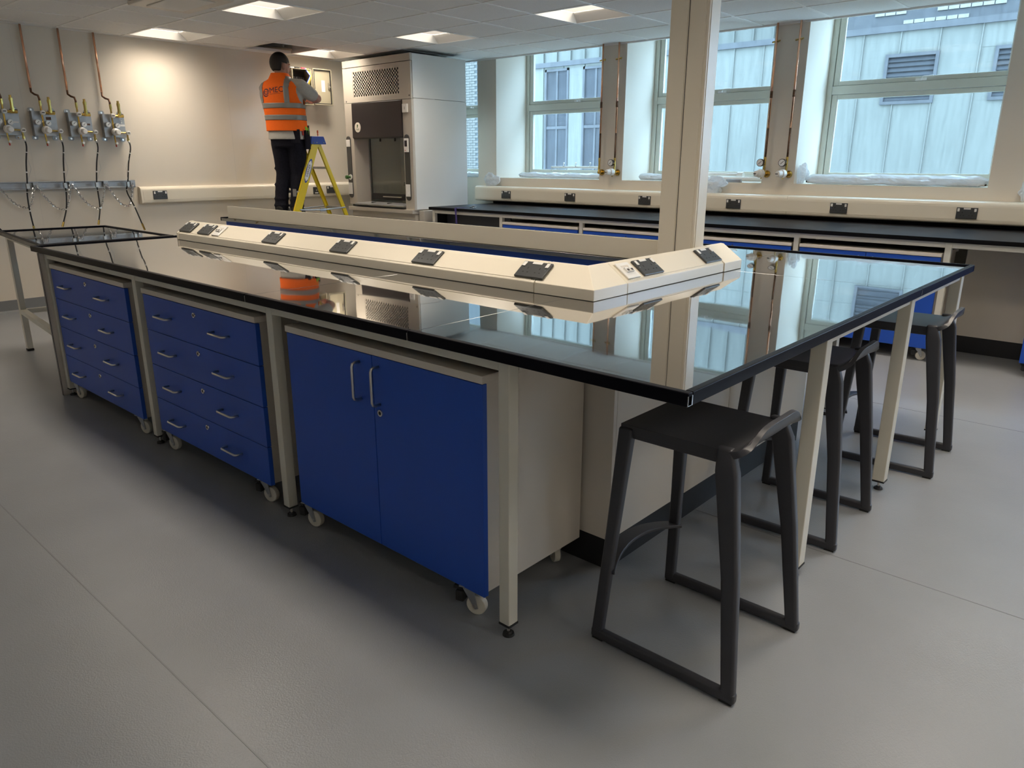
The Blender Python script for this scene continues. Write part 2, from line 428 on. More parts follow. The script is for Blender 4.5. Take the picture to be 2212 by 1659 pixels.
for i in range(len(xs)-1):
    for j in range(len(ys)):
        x0, y0 = xs[i], ys[j]; x1 = xs[i+1]; y1 = ys[j+1] if j+1 < len(ys) else YW
        if y1-y0 < 0.02: continue
        if (R3(x0), R3(y0)) in lightset or (R3(x0), R3(y0)) in holes: continue
        if x0 < XW+0.01 and -7.2 < 0 and (R3(x0), R3(y0)) in holes: continue
        key = (R3(x1-x0), R3(y1-y0))
        if key not in tile_me:
            o = B(0.008, 0.008, 0.003, x1-x0-0.008, y1-y0-0.008, 0.018).build('ceiling_tile', 'tile', None, bev=0.003, seg=1)
            tile_me[key] = o
        else:
            o = tile_me[key].copy(); COL.objects.link(o)
        o.location = Vector((x0, y0, ZC))-ceil.location; o.parent = ceil
rest = MB().box(xs[-1], ys[0], ZC, XR, YW, ZC+0.02)
rest.build('ceiling_panel', 'tile', ceil)
B(XW, YF, ZC, XR, ys[0], ZC+0.02).build('ceiling_panel', 'tile', ceil)
slab = MB().box(XW-0.15, YF-0.15, 3.0, XR+0.15, YW+0.72, 3.15)
slab.build('ceiling_slab', 'dark', ceil)  # slab coloured near-black so the void above the tiles looks dark
cw = MB().box(XW, YW+0.013, ZC+0.01, XR, YW+0.09, 3.0)
cw.build('ceiling_edge', 'wallblock', ceil)
hg = MB()
for x in (-7.0, -6.8): hg.cyl((x, 3.5, ZC+0.03), (x+0.05, 3.6, 3.0), 0.012, n=6)
hg.box(XW+0.02, 3.3, 2.62, XW+0.06, 4.4, 2.68)
hg.build('hanger', 'zinc', ceil)

def ceiling_light(x, y, label):
    t = thing('ceiling_light', label, 'ceiling light', (x, y, ZC), group='recessed ceiling lights')
    X0, X1, Y0, Y1 = x+0.012, x+0.588, y+0.012, y+0.588
    h = 0.075; a = 0.04; b = 0.11
    MB().add([(X0, Y0, ZC), (X1, Y0, ZC), (X1, Y1, ZC), (X0, Y1, ZC), (X0+a, Y0+a, ZC+h), (X1-a, Y0+a, ZC+h), (X1-a, Y1-b, ZC+h), (X0+a, Y1-b, ZC+h)],
             [(0, 1, 5, 4), (1, 2, 6, 5), (2, 3, 7, 6), (3, 0, 4, 7)]).build('reflector', 'white', t, fix=False)
    MB().box(X0+a, Y0+a, ZC+h-0.006, X1-a, Y1-b, ZC+h+0.004).build('light_panel', 'lamp', t)
    MB().box(X0-0.004, Y0-0.004, ZC+0.004, X1+0.004, Y0, ZC+0.10).box(X0-0.004, Y1, ZC+0.004, X1+0.004, Y1+0.004, ZC+0.10).box(X0-0.004, Y0, ZC+0.004, X0, Y1, ZC+0.10).box(X1, Y0, ZC+0.004, X1+0.004, Y1, ZC+0.10).box(X0, Y0, ZC+0.095, X1, Y1, ZC+0.10).build('housing', 'grid', t)
    MB().box(x+0.27, Y0+0.03, ZC+0.05, x+0.33, Y0+0.04, ZC+0.056).build('sensor', 'dark', t)
    return t
lab = {(-7.245, 1.955): 'square recessed light beside the left wall, above the gas panels', (-5.445, 1.955): 'square recessed light nearest the camera at the top of the photo',
       (-5.445, 3.755): 'square recessed light just in front of the fume hood', (-3.645, 3.755): 'square recessed light nearest the square column and windows',
       (-7.245, 3.755): 'square recessed light beside the open ceiling hatch over the worker'}
for p in sorted(lights_in): ceiling_light(p[0], p[1], lab[p])
for p in sorted(lights_out): ceiling_light(p[0], p[1], 'unseen square recessed ceiling light, some of these added as fill')
# ceiling air unit at the top edge
t = thing('air_unit', 'beige ceiling air unit cut off by the top edge of the photo', 'air unit', (-5.2, 1.55, ZC))
B(-5.62, 1.30, ZC-0.03, -4.9, 1.79, ZC-0.001).build('cover', 'cream', t, bev=0.01)
B(-5.52, 1.40, ZC-0.036, -5.0, 1.69, ZC-0.028).build('louvre', 'wallblock', t, bev=0.004)
# ------------------------------------------------------------------ island bench
H = 0.9
def lipped(mb, poly_boxes): pass
def worktop_slab(name, x0, x1, y0, y1, par, lips, fascia=True):
    """slab with black edge, a raised lip on the sides listed in lips ('l','r','f','b')"""
    o = B(x0, y0, 0.868, x1, y1, 0.893).build('worktop_panel', 'worktop', par, bev=0.0015)
    m = MB(); lw = 0.02
    e = 0.0005
    if 'f' in lips: m.box(x0, y0-e, 0.8675, x1, y0+lw, H)
    if 'b' in lips: m.box(x0, y1-lw, 0.8675, x1, y1+e, H)
    ya = y0+lw if 'f' in lips else y0
    yb = y1-lw if 'b' in lips else y1
    if 'l' in lips: m.box(x0-e, ya, 0.8675, x0+lw, yb, H)
    if 'r' in lips: m.box(x1-lw, ya, 0.8675, x1+e, yb, H)
    if m.v: m.build('raised_edge', 'edgegloss', o, bev=0.003, seg=2)
    return o
MT['edgegloss'] = mat('black_edge_gloss', (0.004, 0.004, 0.007), 0.35, spec=0.06)
wt = thing('island_worktop', 'glossy black U-shaped island worktop reflecting the windows', 'worktop', (-1.5, 1.2, 0.868))
worktop_slab('a', -4.326, -1.871, 0, 0.92, wt, 'fl')
worktop_slab('b', -1.869, -0.9335, 0, 0.92, wt, 'f')
worktop_slab('c', -0.9325, 0, 0, 1.8755, wt, 'fr')
worktop_slab('d', -0.9325, 0, 1.8765, 2.815, wt, 'rb')
worktop_slab('e', -5.70, -0.9335, 1.90, 2.815, wt, 'lb')

def foot(par, x, y, zt=0.04):
    m = MB().cyl((x, y, 0.0), (x, y, 0.008), 0.019, 0.017, n=16).cyl((x, y, 0.008), (x, y, 0.014), 0.012, 0.009, n=12)
    o = m.build('levelling_foot', 'rubber', par)
    MB().cyl((x, y, 0.013), (x, y, zt), 0.005, n=8).build('foot_stem', 'steel', par)
def leg(par, x, y, zt, s=0.02, zb=0.045):
    l = B(x-s, y-s, zb, x+s, y+s, zt).build('leg', 'frame', par, bev=0.003)
    m = B(x-s-0.001, y-s-0.001, zb-0.006, x+s+0.001, y+s+0.001, zb).build('end_cap', 'rubber', l)
    foot(l, x, y, zb-0.004)
    return l
bf = thing('bench_support', 'pale metal support with four legs carrying the front side of the island bench', 'bench support', (-2.4, 0.05, 0))
for x in (-0.567, -1.755, -2.961, -4.175): leg(bf, x, 0.046, 0.867)
for a, b in ((-4.155, -2.981), (-2.941, -1.775), (-1.735, -0.587)):
    B(a, 0.027, 0.835, b, 0.064, 0.867).build('rail', 'frame', bf, bev=0.002)
for x in (-0.567, -1.755, -2.961, -4.175):
    B(x-0.02, 0.068, 0.835, x+0.02, 0.52, 0.867).build('cross_rail', 'frame', bf)
B(-4.219, 0.0, 0.0, -4.199, 0.86, 0.866).build('end_panel', 'cream', bf, bev=0.0015)
B(-4.2205, -0.0015, 0.0, -4.1985, 0.0005, 0.866).build('edge_strip', 'black', bf)

bf2 = thing('bench_support', 'pale metal support under the overhanging stool side of the island', 'bench support', (-0.05, 1.4, 0))
for y in (0.968, 1.915): leg(bf2, -0.058, y, 0.867, s=0.025)
leg(bf2, -0.60, 2.775, 0.867, s=0.022)
leg(bf2, -0.058, 2.775, 0.867, s=0.025)
for a, b in ((0.993, 1.89), (1.94, 2.75)):
    B(-0.077, a, 0.828, -0.04, b, 0.867).build('rail', 'frame', bf2, bev=0.002)
for y in (0.968, 1.915): B(-0.54, y-0.02, 0.828, -0.084, y+0.02, 0.867).build('cross_rail', 'frame', bf2)
B(-0.58, 2.755, 0.828, -0.084, 2.795, 0.867).build('cross_rail', 'frame', bf2)

sp = thing('service_spine', 'cream boxed-in service spine with black plinth below the island', 'panelling', (-2.4, 1.4, 0))
for a, b in ((-4.16, -3.35), (-3.348, -2.15), (-2.148, -0.952), (-0.95, -0.55)):
    B(a, 0.545, 0.12, b, 0.563, 0.866).build('back_panel', 'cream', sp, bev=0.001)
for a, b in ((0.5645, 1.40), (1.402, 2.27)):
    B(-0.568, a, 0.12, -0.55, b, 0.866).build('side_panel', 'cream', sp, bev=0.001)
MB().box(-4.16, 0.555, 0, -0.56, 0.575, 0.12).box(-0.58, 0.575, 0, -0.56, 2.26, 0.12).build('plinth', 'blackmat', sp)

rb = thing('rear_bench', 'rear half of the island bench, a blue panel under its black edge', 'bench', (-3.2, 2.3, 0))
for a, b in ((-5.66, -3.05), (-3.048, -0.96)):
    B(a, 1.93, 0.10, b, 1.948, 0.866).build('blue_panel', 'blue', rb, bev=0.001)
B(-5.66, 1.95, 0.0, -5.642, 2.79, 0.866).build('end_panel', 'cream', rb)
B(-5.64, 2.60, 0.0, -1.0, 2.62, 0.866).build('front_panel', 'blue', rb)

# dado trunking on the island: front arm, right arm, rear arm
SR, SH = 0.094, 0.067   # run and rise of the sloped face
PROF = [(0.78, 0.8935), (0.78, 0.935), (0.78+SR, 0.935+SH), (0.892, 1.004), (0.892, 0.8935)]
tr = thing('bench_trunking', 'ivory sloped power trunking bent round the corner of the island worktop', 'trunking', (-2.4, 0.84, 0.893))
def along_x(x0, x1, mb=None, grow=0):
    m = mb or MB()
    return m.prism(PROF, 'x', x0, x1)
along_x(-4.09, -1.099).build('trunking_run', 'trunk', tr, bev=0.003)
MB().prism([(0.775, 0.8935), (0.775, 0.938), (0.873, 1.007), (0.896, 1.008), (0.896, 0.8935)], 'x', -4.106, -4.088).build('end_cap', 'trunk', tr, bev=0.003)
# mitred corner: front profile swept to the corner and round
C0 = lambda o: (-0.815-o)   # right arm face x for profile offset o
cm = MB(); vs = []
for (y, z) in PROF: vs.append((-1.097, y, z))
for (y, z) in PROF: o = y-0.78; vs.append((C0(o), y, z))
n = len(PROF)
for (y, z) in PROF: o = y-0.78; vs.append((C0(o), 1.0, z))
fs = [tuple(range(n)), tuple(range(2*n, 3*n))]
for k in range(2):
    for i in range(n): fs.append((k*n+i, k*n+(i+1) % n, (k+1)*n+(i+1) % n, (k+1)*n+i))
cm.add(vs, fs); cm.build('corner_piece', 'trunk', tr, bev=0.002)
rp = [(-0.815-(y-0.78), z) for y, z in PROF]
MB().prism(rp, 'y', 1.002, 1.795).build('trunking_run', 'trunk', tr, bev=0.003)
MB().prism([(p[0]+(0.004 if i < 2 else 0), p[1]+(0.002 if i in (2, 3) else 0)) for i, p in enumerate(rp)], 'y', 1.797, 1.972).build('end_piece', 'trunk', tr, bev=0.003)
# thin lid joints on the slope
def slopebox(mb, t0, t1, s0, s1, hh, arm):
    # t along the run, s distance up the slope (0..0.1365)
    L = math.hypot(SR, SH); u = (SR/L, SH/L); nn = (-SH/L, SR/L)
    vs = []
    for hgt in (-0.001, hh):
        for t, s in ((t0, s0), (t1, s0), (t1, s1), (t0, s1)):
            o = u[0]*s+nn[0]*hgt; z = 0.935+u[1]*s+nn[1]*hgt
            vs.append((t, 0.78+o, z) if arm == 'f' else (-0.815-o, t, z))
    mb.add(vs, [(0, 3, 2, 1), (4, 5, 6, 7), (0, 1, 5, 4), (1, 2, 6, 5), (2, 3, 7, 6), (3, 0, 4, 7)])
lid = MB(); slopebox(lid, -3.93, -1.12, 0.011, 0.104, 0.0022, 'f'); lid.build('lid', 'trunk', tr, bev=0.001)
lid = MB(); slopebox(lid, 1.02, 1.79, 0.011, 0.104, 0.0022, 'r'); lid.build('lid', 'trunk', tr, bev=0.001)
rt_ = thing('rear_trunking', 'long ivory trunking seen from behind along the rear half of the island', 'trunking', (-3.4, 1.95, 0.893))
MB().prism([(2.035-y+0.78, z) for y, z in [(0.78, 0.8935), (0.78, 0.935), (0.880, 0.996), (0.894, 1.0), (0.894, 0.8935)]], 'x', -5.60, -1.0).build('trunking_run', 'trunk', rt_, bev=0.003)

# service column
colm = thing('service_column', 'tall square ivory service column rising from the island to the ceiling', 'column', (-1.07, 1.85, 0.0))
kx0, kx1, ky0, ky1 = -1.171, -0.978, 1.797, 1.899
B(kx0, ky0, 0.0, kx1, ky1, ZC+0.02).build('column_body', 'trunk', colm, bev=0.006, seg=3)
for a, b in ((kx0+0.012, (kx0+kx1)/2-0.006), ((kx0+kx1)/2+0.006, kx1-0.014)):
    B(a, ky0-0.003, 0.9, b, ky0+0.001, ZC).build('column_lid', 'trunk', colm, bev=0.0015)
B((kx0+kx1)/2-0.0015, ky0-0.0012, 0.9, (kx0+kx1)/2+0.0015, ky0+0.001, ZC).build('joint', 'darkdetail', colm)
B(kx1-0.001, ky0+0.012, 0.9, kx1+0.003, ky1-0.012, ZC).build('column_lid', 'trunk', colm, bev=0.0015)

# ------------------------------------------------------------------ sockets
def make_socket(label, group, loc=(0, 0, 0)):
    t = thing('double_socket', label, 'socket', loc, group)
    B(-0.073, -0.043, 0.0, 0.073, 0.043, 0.009).build('face_plate', 'socket', t, bev=0.003)
    for s in (-1, 1):
        B(s*0.058-0.008, 0.012, 0.009, s*0.058+0.008, 0.036, 0.0135).build('rocker_switch', 'white', t, bev=0.002)
    B(-0.024, 0.029, 0.009, 0.024, 0.041, 0.0098).build('label_strip', 'white', t)
    h = MB()
    for s in (-1, 1):
        cx = s*0.03
        h.box(cx-0.0022, 0.0, 0.009, cx+0.0022, 0.010, 0.0093)
        for d in (-0.011, 0.011): h.box(cx+d-0.0036, -0.020, 0.009, cx+d+0.0036, -0.0155, 0.0093)
    h.build('pin_holes', 'hole', t, kind='stuff')
    sc = MB()
    for s in (-1, 1): sc.cyl((s*0.06, 0.0, 0.009), (s*0.06, 0.0, 0.0098), 0.0028, n=8)
    sc.build('screw', 'chrome', t, kind='stuff')
    return t
Ls = math.hypot(SR, SH)
def Mfront(x, s): # s up slope
    o = SR/Ls*s-SH/Ls*0.0022; z = 0.935+SH/Ls*s+SR/Ls*0.0022
    return axes((1, 0, 0), (0, SR, SH), (0, -SH, SR), (x, 0.78+o, z))
def Mright(y, s):
    o = SR/Ls*s-SH/Ls*0.0022; z = 0.935+SH/Ls*s+SR/Ls*0.0022
    return axes((0, 1, 0), (-SR, 0, SH), (SH, 0, SR), (-0.815-o, y, z))
proto = make_socket('double socket on the island trunking, at the far left end of the front arm', 'sockets on the island trunking')
proto.matrix_world = Mfront(-4.02, 0.058)
ords = ['double socket just left of the white data outlet on the island front arm', 'double socket third from the left end of the island front arm',
        'double socket fourth from the left end of the island front arm', 'shiny double socket fifth from the left on the island front arm',
        'double socket nearest the mitred corner on the island front arm']
for x, l in zip((-3.776, -3.019, -2.376, -1.751, -1.135), ords): dup(proto, l, Mfront(x, 0.057))
dup(proto, 'double socket beside the data outlet on the short right arm of the trunking', Mright(1.206, 0.057))
dup(proto, 'double socket at the column end of the short right arm of the trunking', Mright(1.715, 0.057))
def make_data(label):
    t = thing('data_outlet', label, 'data outlet', (0, 0, 0), 'data outlets on the island trunking')
    B(-0.043, -0.043, 0, 0.043, 0.043, 0.008).build('face_plate', 'white', t, bev=0.003)
    for s in (-1, 1):
        p = B(s*0.013-0.011, -0.014, 0.008, s*0.013+0.011, 0.010, 0.016).build('data_port', 'white', t, bev=0.001)
        B(s*0.013-0.007, -0.011, 0.016, s*0.013+0.007, 0.0, 0.0163).build('port_opening', 'darkdetail', p)
    B(-0.024, 0.016, 0.008, 0.024, 0.026, 0.0086).build('label_strip', 'cream', t)
    return t
d0 = make_data('white data outlet between two sockets at the left end of the island trunking')
d0.matrix_world = Mfront(-3.625, 0.058)
dup(d0, 'white data outlet near the mitred corner on the right arm of the trunking', Mright(1.062, 0.057))
YT = 5.385
Mwin = lambda x, z: axes((1, 0, 0), (0, 0, 1), (0, -1, 0), (x, YT-0.002, z))
nwin = ['double socket nearest the fume hood on the window wall trunking', 'second double socket from the hood on the window wall trunking', 'double socket just left of the column on the window wall trunking',
        'double socket just right of the column on the window wall trunking', 'double socket below the right pair of wall pipes on the window trunking', 'double socket nearest the right edge on the window wall trunking']
wsock = []
for x, l in zip((-5.42, -4.46, -3.49, -2.51, -1.538, -0.565), nwin):
    s = dup(proto, l, Mwin(x, 0.996)); s['group'] = 'sockets on the window wall trunking'
XG = XW+0.062
Mgas = lambda y, z: axes((0, 1, 0), (0, 0, 1), (1, 0, 0), (XG+0.0, y, z))
for y, l in zip((2.11, 4.246), ('double socket at the left end of the left wall trunking', 'double socket behind the yellow ladder on the left wall trunking')):
    s = dup(proto, l, Mgas(y, 1.036)); s['group'] = 'sockets on the left wall trunking'
t = thing('spur_outlet', 'black fused spur half hidden by the yellow ladder stile', 'socket', (0, 0, 0))
B(-0.043, -0.043, 0, 0.043, 0.043, 0.009).build('face_plate', 'socket', t, bev=0.003)
B(-0.022, -0.034, 0.009, 0.022, -0.02, 0.0098).build('label_strip', 'white', t)
MB().cyl((0, 0.004, 0.009), (0, 0.004, 0.012), 0.011, n=12).build('cord_entry', 'steel', t)
t.matrix_world = Mgas(4.02, 1.03)
t = dup(t, 'black fused spur behind the trouser leg of the worker', Mgas(3.80, 1.03))

# ------------------------------------------------------------------ mobile under-bench units
def castor(par, x, y, ztop, ang, brake):
    """swivel castor: wheel touches the floor at z=0"""
    M = Matrix.Translation((x, y, 0)) @ Matrix.Rotation(ang, 4, 'Z')
    r = 0.034
    c = MB().box(-0.03, -0.024, ztop-0.004, 0.03, 0.024, ztop, M)
    c.cyl((0, 0, ztop-0.014), (0, 0, ztop-0.004), 0.02, n=14, M=M)
    for s in (-1, 1):
        c.prism([(-0.020, ztop-0.012), (0.018, ztop-0.012), (0.032, 0.026), (0.022, 0.022), (-0.006, ztop-0.034)], 'y', s*0.0145-0.0015, s*0.0145+0.0015, M)
    o = c.build('castor', 'zinc', par)
    wv = MB().cyl((0.022, -0.011, r), (0.022, 0.011, r), r, n=22, M=M).cyl((0.022, -0.0125, r), (0.022, 0.0125, r), 0.011, n=12, M=M)
    wv.build('wheel', 'castor', o, bev=0.003)
    MB().cyl((0.022, -0.018, r), (0.022, 0.018, r), 0.005, n=8, M=M).build('axle', 'steel', o)
    if brake:
        MB().box(-0.046, -0.020, ztop-0.060, -0.018, 0.020, ztop-0.024, M).box(-0.056, -0.014, ztop-0.022, -0.026, 0.014, ztop-0.010, M).build('brake_pedal', 'rubber', o, bev=0.003)

def d_handle(par, c, half, axis, out=0.03, r=0.0048):
    cx, cy, cz = c
    pts = []
    e = 0.012
    for a, d in ((-half, 0.0), (-half, out-e), (-half+e*0.3, out-e*0.3), (-half+e, out), (half-e, out), (half-e*0.3, out-e*0.3), (half, out-e), (half, 0.0)):
        pts.append((cx+a, cy-d, cz) if axis == 'x' else (cx, cy-d, cz+a))
    return MB().tube(pts, r, n=10).build('handle', 'steel', par, smooth=True)
def lock(par, x, y, z):
    o = MB().cyl((x, y, z), (x, y-0.004, z), 0.0125, 0.0115, n=20).build('lock', 'chrome', par)
    MB().box(x-0.001, y-0.0045, z-0.005, x+0.001, y-0.0038, z+0.005).cyl((x, y-0.0038, z), (x, y-0.0043, z), 0.0065, n=12).build('keyhole', 'darkdetail', par)
    return o
def unit_body(t, x0, x1, y0, dep, z0=0.100, z1=0.783):
    xc = x1
    c = MB().box(x0+0.012, y0+0.021, z0, x0+0.030, y0+dep, z1).box(x1-0.030, y0+0.021, z0, x1-0.012, y0+dep, z1)
    c.box(x0+0.03, y0+0.021, z0, x1-0.03, y0+dep, z0+0.018).box(x0+0.03, y0+dep-0.012, z0+0.018, x1-0.03, y0+dep, z1).box(x0+0.03, y0+0.03, z0+0.018, x1-0.03, y0+0.04, z1)
    c.build('carcass', 'cream', t)
    B(x0-0.004, y0-0.004, z1, x1+0.004, y0+dep+0.004, z1+0.024).build('top', 'cream', t, bev=0.0015)
def drawer_unit(label, x0, x1, y0=0.03, dep=0.50, castors=True):
    t = thing('drawer_unit', label, 'drawer unit', ((x0+x1)/2, y0+dep/2, 0), 'blue units under the island')
    unit_body(t, x0, x1, y0, dep)
    n = 4; z0, z1 = 0.097, 0.780; hh = (z1-z0)/n
    for k in range(n):
        a = z1-(k+1)*hh+0.0015; b = z1-k*hh-0.0015
        f = B(x0, y0, a, x1, y0+0.019, b).build('drawer_front', 'blue', t, bev=0.0012)
        wdt = x1-x0
        for fr in (0.215, 0.725): d_handle(f, (x0+wdt*fr, y0, b-0.083), 0.064, 'x', 0.032)
        lock(f, x0+wdt*0.50, y0, b-0.034)
    cz = 0.100
    for x, y, a, br in ((x0+0.045, y0+0.026, 0.25, castors), (x1-0.085, y0+0.028, 0.3, castors), (x1-0.07, y0+dep-0.05, 2.8, False), (x0+0.07, y0+dep-0.05, 2.5, False)):
        castor(t, x, y, cz, a, br)
    return t
drawer_unit('blue four-drawer mobile unit farthest left under the island', -4.135, -3.045+0.0-0.05, castors=False)
drawer_unit('blue four-drawer mobile unit between the other drawer unit and the door cupboard', -2.885, -1.868)
x0, x1, y0, dep = -1.648, -0.652, 0.03, 0.50
t = thing('door_cupboard', 'blue two-door mobile cupboard at the near end of the island', 'cupboard', ((x0+x1)/2, 0.28, 0), 'blue units under the island')
unit_body(t, x0, x1, y0, dep)
for k, (a, b) in enumerate(((x0, -1.1515), (-1.1485, x1))):
    d = B(a, y0, 0.097, b, y0+0.019, 0.780).build('door', 'blue', t, bev=0.0012)
    hx = -1.216 if k == 0 else -1.117
    d_handle(d, (hx, y0, 0.683), 0.064, 'z', 0.032)
    if k == 1: lock(d, -1.117, y0, 0.590)
for x, y, a, br in ((x0+0.025, y0+0.026, 0.25, True), (x1-0.085, y0+0.026, 0.3, True), (x1-0.065, y0+dep-0.06, 2.6, False), (x0+0.06, y0+dep-0.06, 2.5, False)):
    castor(t, x, y, 0.100, a, br)

# ------------------------------------------------------------------ left table
lt = thing('side_table', 'glossy black topped metal table at the left end of the island', 'table', (-5.0, 0.45, 0))
poly = [(-5.615, 0.175), (-4.345, 0.055), (-4.345, 0.862), (-5.525, 0.868)]
topo = MB().prism(poly, 'z', 0.868, 0.893).build('table_top', 'worktop', lt, bev=0.0015)
def inset(poly, d):
    c = Vector((sum(p[0] for p in poly)/4, sum(p[1] for p in poly)/4))
    return [tuple(Vector(p)+(c-Vector(p)).normalized()*d*1.45) for p in poly]
pin = inset(poly, 0.02)
lip = MB()
for i in range(4):
    j = (i+1) % 4
    lip.prism([poly[i], poly[j], pin[j], pin[i]], 'z', 0.8675, 0.9)
lip.build('raised_edge', 'edgegloss', topo)
for x, y in ((-5.625, 0.235), (-5.545, 0.82), (-4.40, 0.12), (-4.40, 0.82)):
    l = B(x-0.02, y-0.02, 0.018, x+0.02, y+0.02, 0.867).build('leg', 'frame', lt, bev=0.003)
    B(x-0.022, y-0.022, 0.0, x+0.022, y+0.022, 0.018).build('rubber_foot', 'rubber', l, bev=0.004)
for z in (0.835, 0.285):
    MB().add([(-5.605, 0.215, z), (-4.42, 0.10, z), (-4.42, 0.14, z), (-5.605, 0.255, z), (-5.605, 0.215, z+0.032), (-4.42, 0.10, z+0.032), (-4.42, 0.14, z+0.032), (-5.605, 0.255, z+0.032)],
             [(0, 3, 2, 1), (4, 5, 6, 7), (0, 1, 5, 4), (1, 2, 6, 5), (2, 3, 7, 6), (3, 0, 4, 7)]).build('front_rail', 'frame', lt)
    MB().add([(-5.645, 0.255, z), (-5.605, 0.255, z), (-5.525, 0.80, z), (-5.565, 0.80, z), (-5.645, 0.255, z+0.032), (-5.605, 0.255, z+0.032), (-5.525, 0.80, z+0.032), (-5.565, 0.80, z+0.032)],
             [(0, 3, 2, 1), (4, 5, 6, 7), (0, 1, 5, 4), (1, 2, 6, 5), (2, 3, 7, 6), (3, 0, 4, 7)]).build('side_rail', 'frame', lt)

# ------------------------------------------------------------------ stools
def make_stool(label):
    t = thing('bar_stool', label, 'stool', (0, 0, 0), 'charcoal stools along the island')
    # seat: grid with a shallow dish and an upturned lip at +x
    nu, nv = 26, 18; vs = []; hw = 0.165
    prof = []
    for i in range(nu+1):
        u = i/nu
        if u < 0.72: x = -0.195+u/0.72*0.29; z = 0.680
        else:
            a = (u-0.72)/0.28*1.42
            x = 0.095+0.080*math.sin(a); z = 0.760-0.080*math.cos(a)
        prof.append((x, z, u))
    for lay in (0, 1):
        for i, (x, z, u) in enumerate(prof):
            for j in range(nv+1):
                v = -1+2*j/nv
                wv = hw
                q = max(0, (u-0.72)/0.28)
                wv = hw*(1+0.10*math.sin(q*PI*0.8)) - 0.030*q**3
                zz = z-0.006*(1-v*v)*(1-q)*math.sin(min(1, u/0.72)*PI)
                xx = x+0.012*q*(1-v*v)
                if lay:
                    th = 0.024-0.009*q; a = q*1.42
                    xx += th*math.sin(a); zz -= th*math.cos(a)
                zz -= q*q*0.042*abs(v)**4
                vs.append((xx, v*wv, zz))
    nn = (nu+1)*(nv+1); fs = []
    for i in range(nu):
        for j in range(nv):
            a = i*(nv+1)+j; b = a+nv+1
            fs.append((a, a+1, b+1, b)); fs.append((nn+a, nn+b, nn+b+1, nn+a+1))
    for i in range(nu):
        a = i*(nv+1); b = a+nv+1
        fs.append((a, b, nn+b, nn+a)); a += nv; b += nv; fs.append((a, nn+a, nn+b, b))
    for j in range(nv):
        fs.append((j, nn+j, nn+j+1, j+1)); a = nu*(nv+1)+j; fs.append((a, a+1, nn+a+1, nn+a))
    m = MB().add(vs, fs); m.build('seat', 'stool', t, bev=0.006, seg=2)
    def bar(pts, sx, sy):
        # box bar through points; sx, sy half sizes per point
        v = []; f = []
        for (p, a, b) in zip(pts, sx, sy):
            v += [(p[0]-a, p[1]-b, p[2]), (p[0]+a, p[1]-b, p[2]), (p[0]+a, p[1]+b, p[2]), (p[0]-a, p[1]+b, p[2])]
        k = len(pts)
        for i in range(k-1):
            for j in range(4): f.append((4*i+j, 4*i+(j+1) % 4, 4*i+4+(j+1) % 4, 4*i+4+j))
        f += [(3, 2, 1, 0), (4*k-4, 4*k-3, 4*k-2, 4*k-1)]
        return MB().add(v, f)
    for s in (-1, 1):
        # front leg (towards the bench) and back leg: tapered, splayed
        bar([(-0.212, s*0.214, 0.012), (-0.193, s*0.185, 0.35), (-0.176, s*0.158, 0.672)], (0.017, 0.018, 0.022), (0.014, 0.014, 0.016)).build('leg', 'stool', t, bev=0.007, seg=2)
        bar([(0.212, s*0.214, 0.012), (0.176, s*0.190, 0.35), (0.134, s*0.172, 0.63), (0.120, s*0.160, 0.690)], (0.019, 0.023, 0.030, 0.022), (0.014, 0.016, 0.018, 0.014)).build('leg', 'stool', t, bev=0.008, seg=2)
        B(-0.230, s*0.214-0.013, 0.004, 0.232, s*0.214+0.013, 0.036).build('skid', 'stool', t, bev=0.008, seg=3)
        B(-0.225, s*0.214-0.010, 0.0, -0.19, s*0.214+0.010, 0.006).build('glide', 'rubber', t)
        B(0.19, s*0.214-0.010, 0.0, 0.225, s*0.214+0.010, 0.006).build('glide', 'rubber', t)
    # apron under the seat
    MB().box(-0.180, -0.160, 0.640, 0.115, -0.140, 0.668).box(-0.180, 0.140, 0.640, 0.115, 0.160, 0.668).box(-0.185, -0.15, 0.640, -0.165, 0.15, 0.668).build('apron', 'stool', t, bev=0.004)
    # curved footrest between the front legs
    vs = []; fs = []; k = 14
    for i in range(k+1):
        v = -1+2*i/k; y = v*0.197; x = -0.196-0.050*(1-v*v)
        for dx, dz in ((-0.024, -0.006), (0.024, -0.006), (0.024, 0.006), (-0.024, 0.006)): vs.append((x+dx, y, 0.225+dz+0.02*(1-v*v)))
    for i in range(k):
        for j in range(4): fs.append((4*i+j, 4*i+(j+1) % 4, 4*i+4+(j+1) % 4, 4*i+4+j))
    fs += [(3, 2, 1, 0), (4*k, 4*k+1, 4*k+2, 4*k+3)]
    MB().add(vs, fs).build('footrest', 'stool', t, bev=0.003)
    return t
st = make_stool('charcoal plastic stool nearest the camera under the corner of the island')
st.location = (-0.145, 0.430, 0)
dup(st, 'charcoal plastic stool in the middle, half hidden behind a bench leg', loc=(-0.235, 1.430, 0), rot=(0, 0, 0.02))
dup(st, 'charcoal plastic stool farthest from the camera, its seat lit by the windows', loc=(-0.145, 2.395, 0), rot=(0, 0, 0.04))
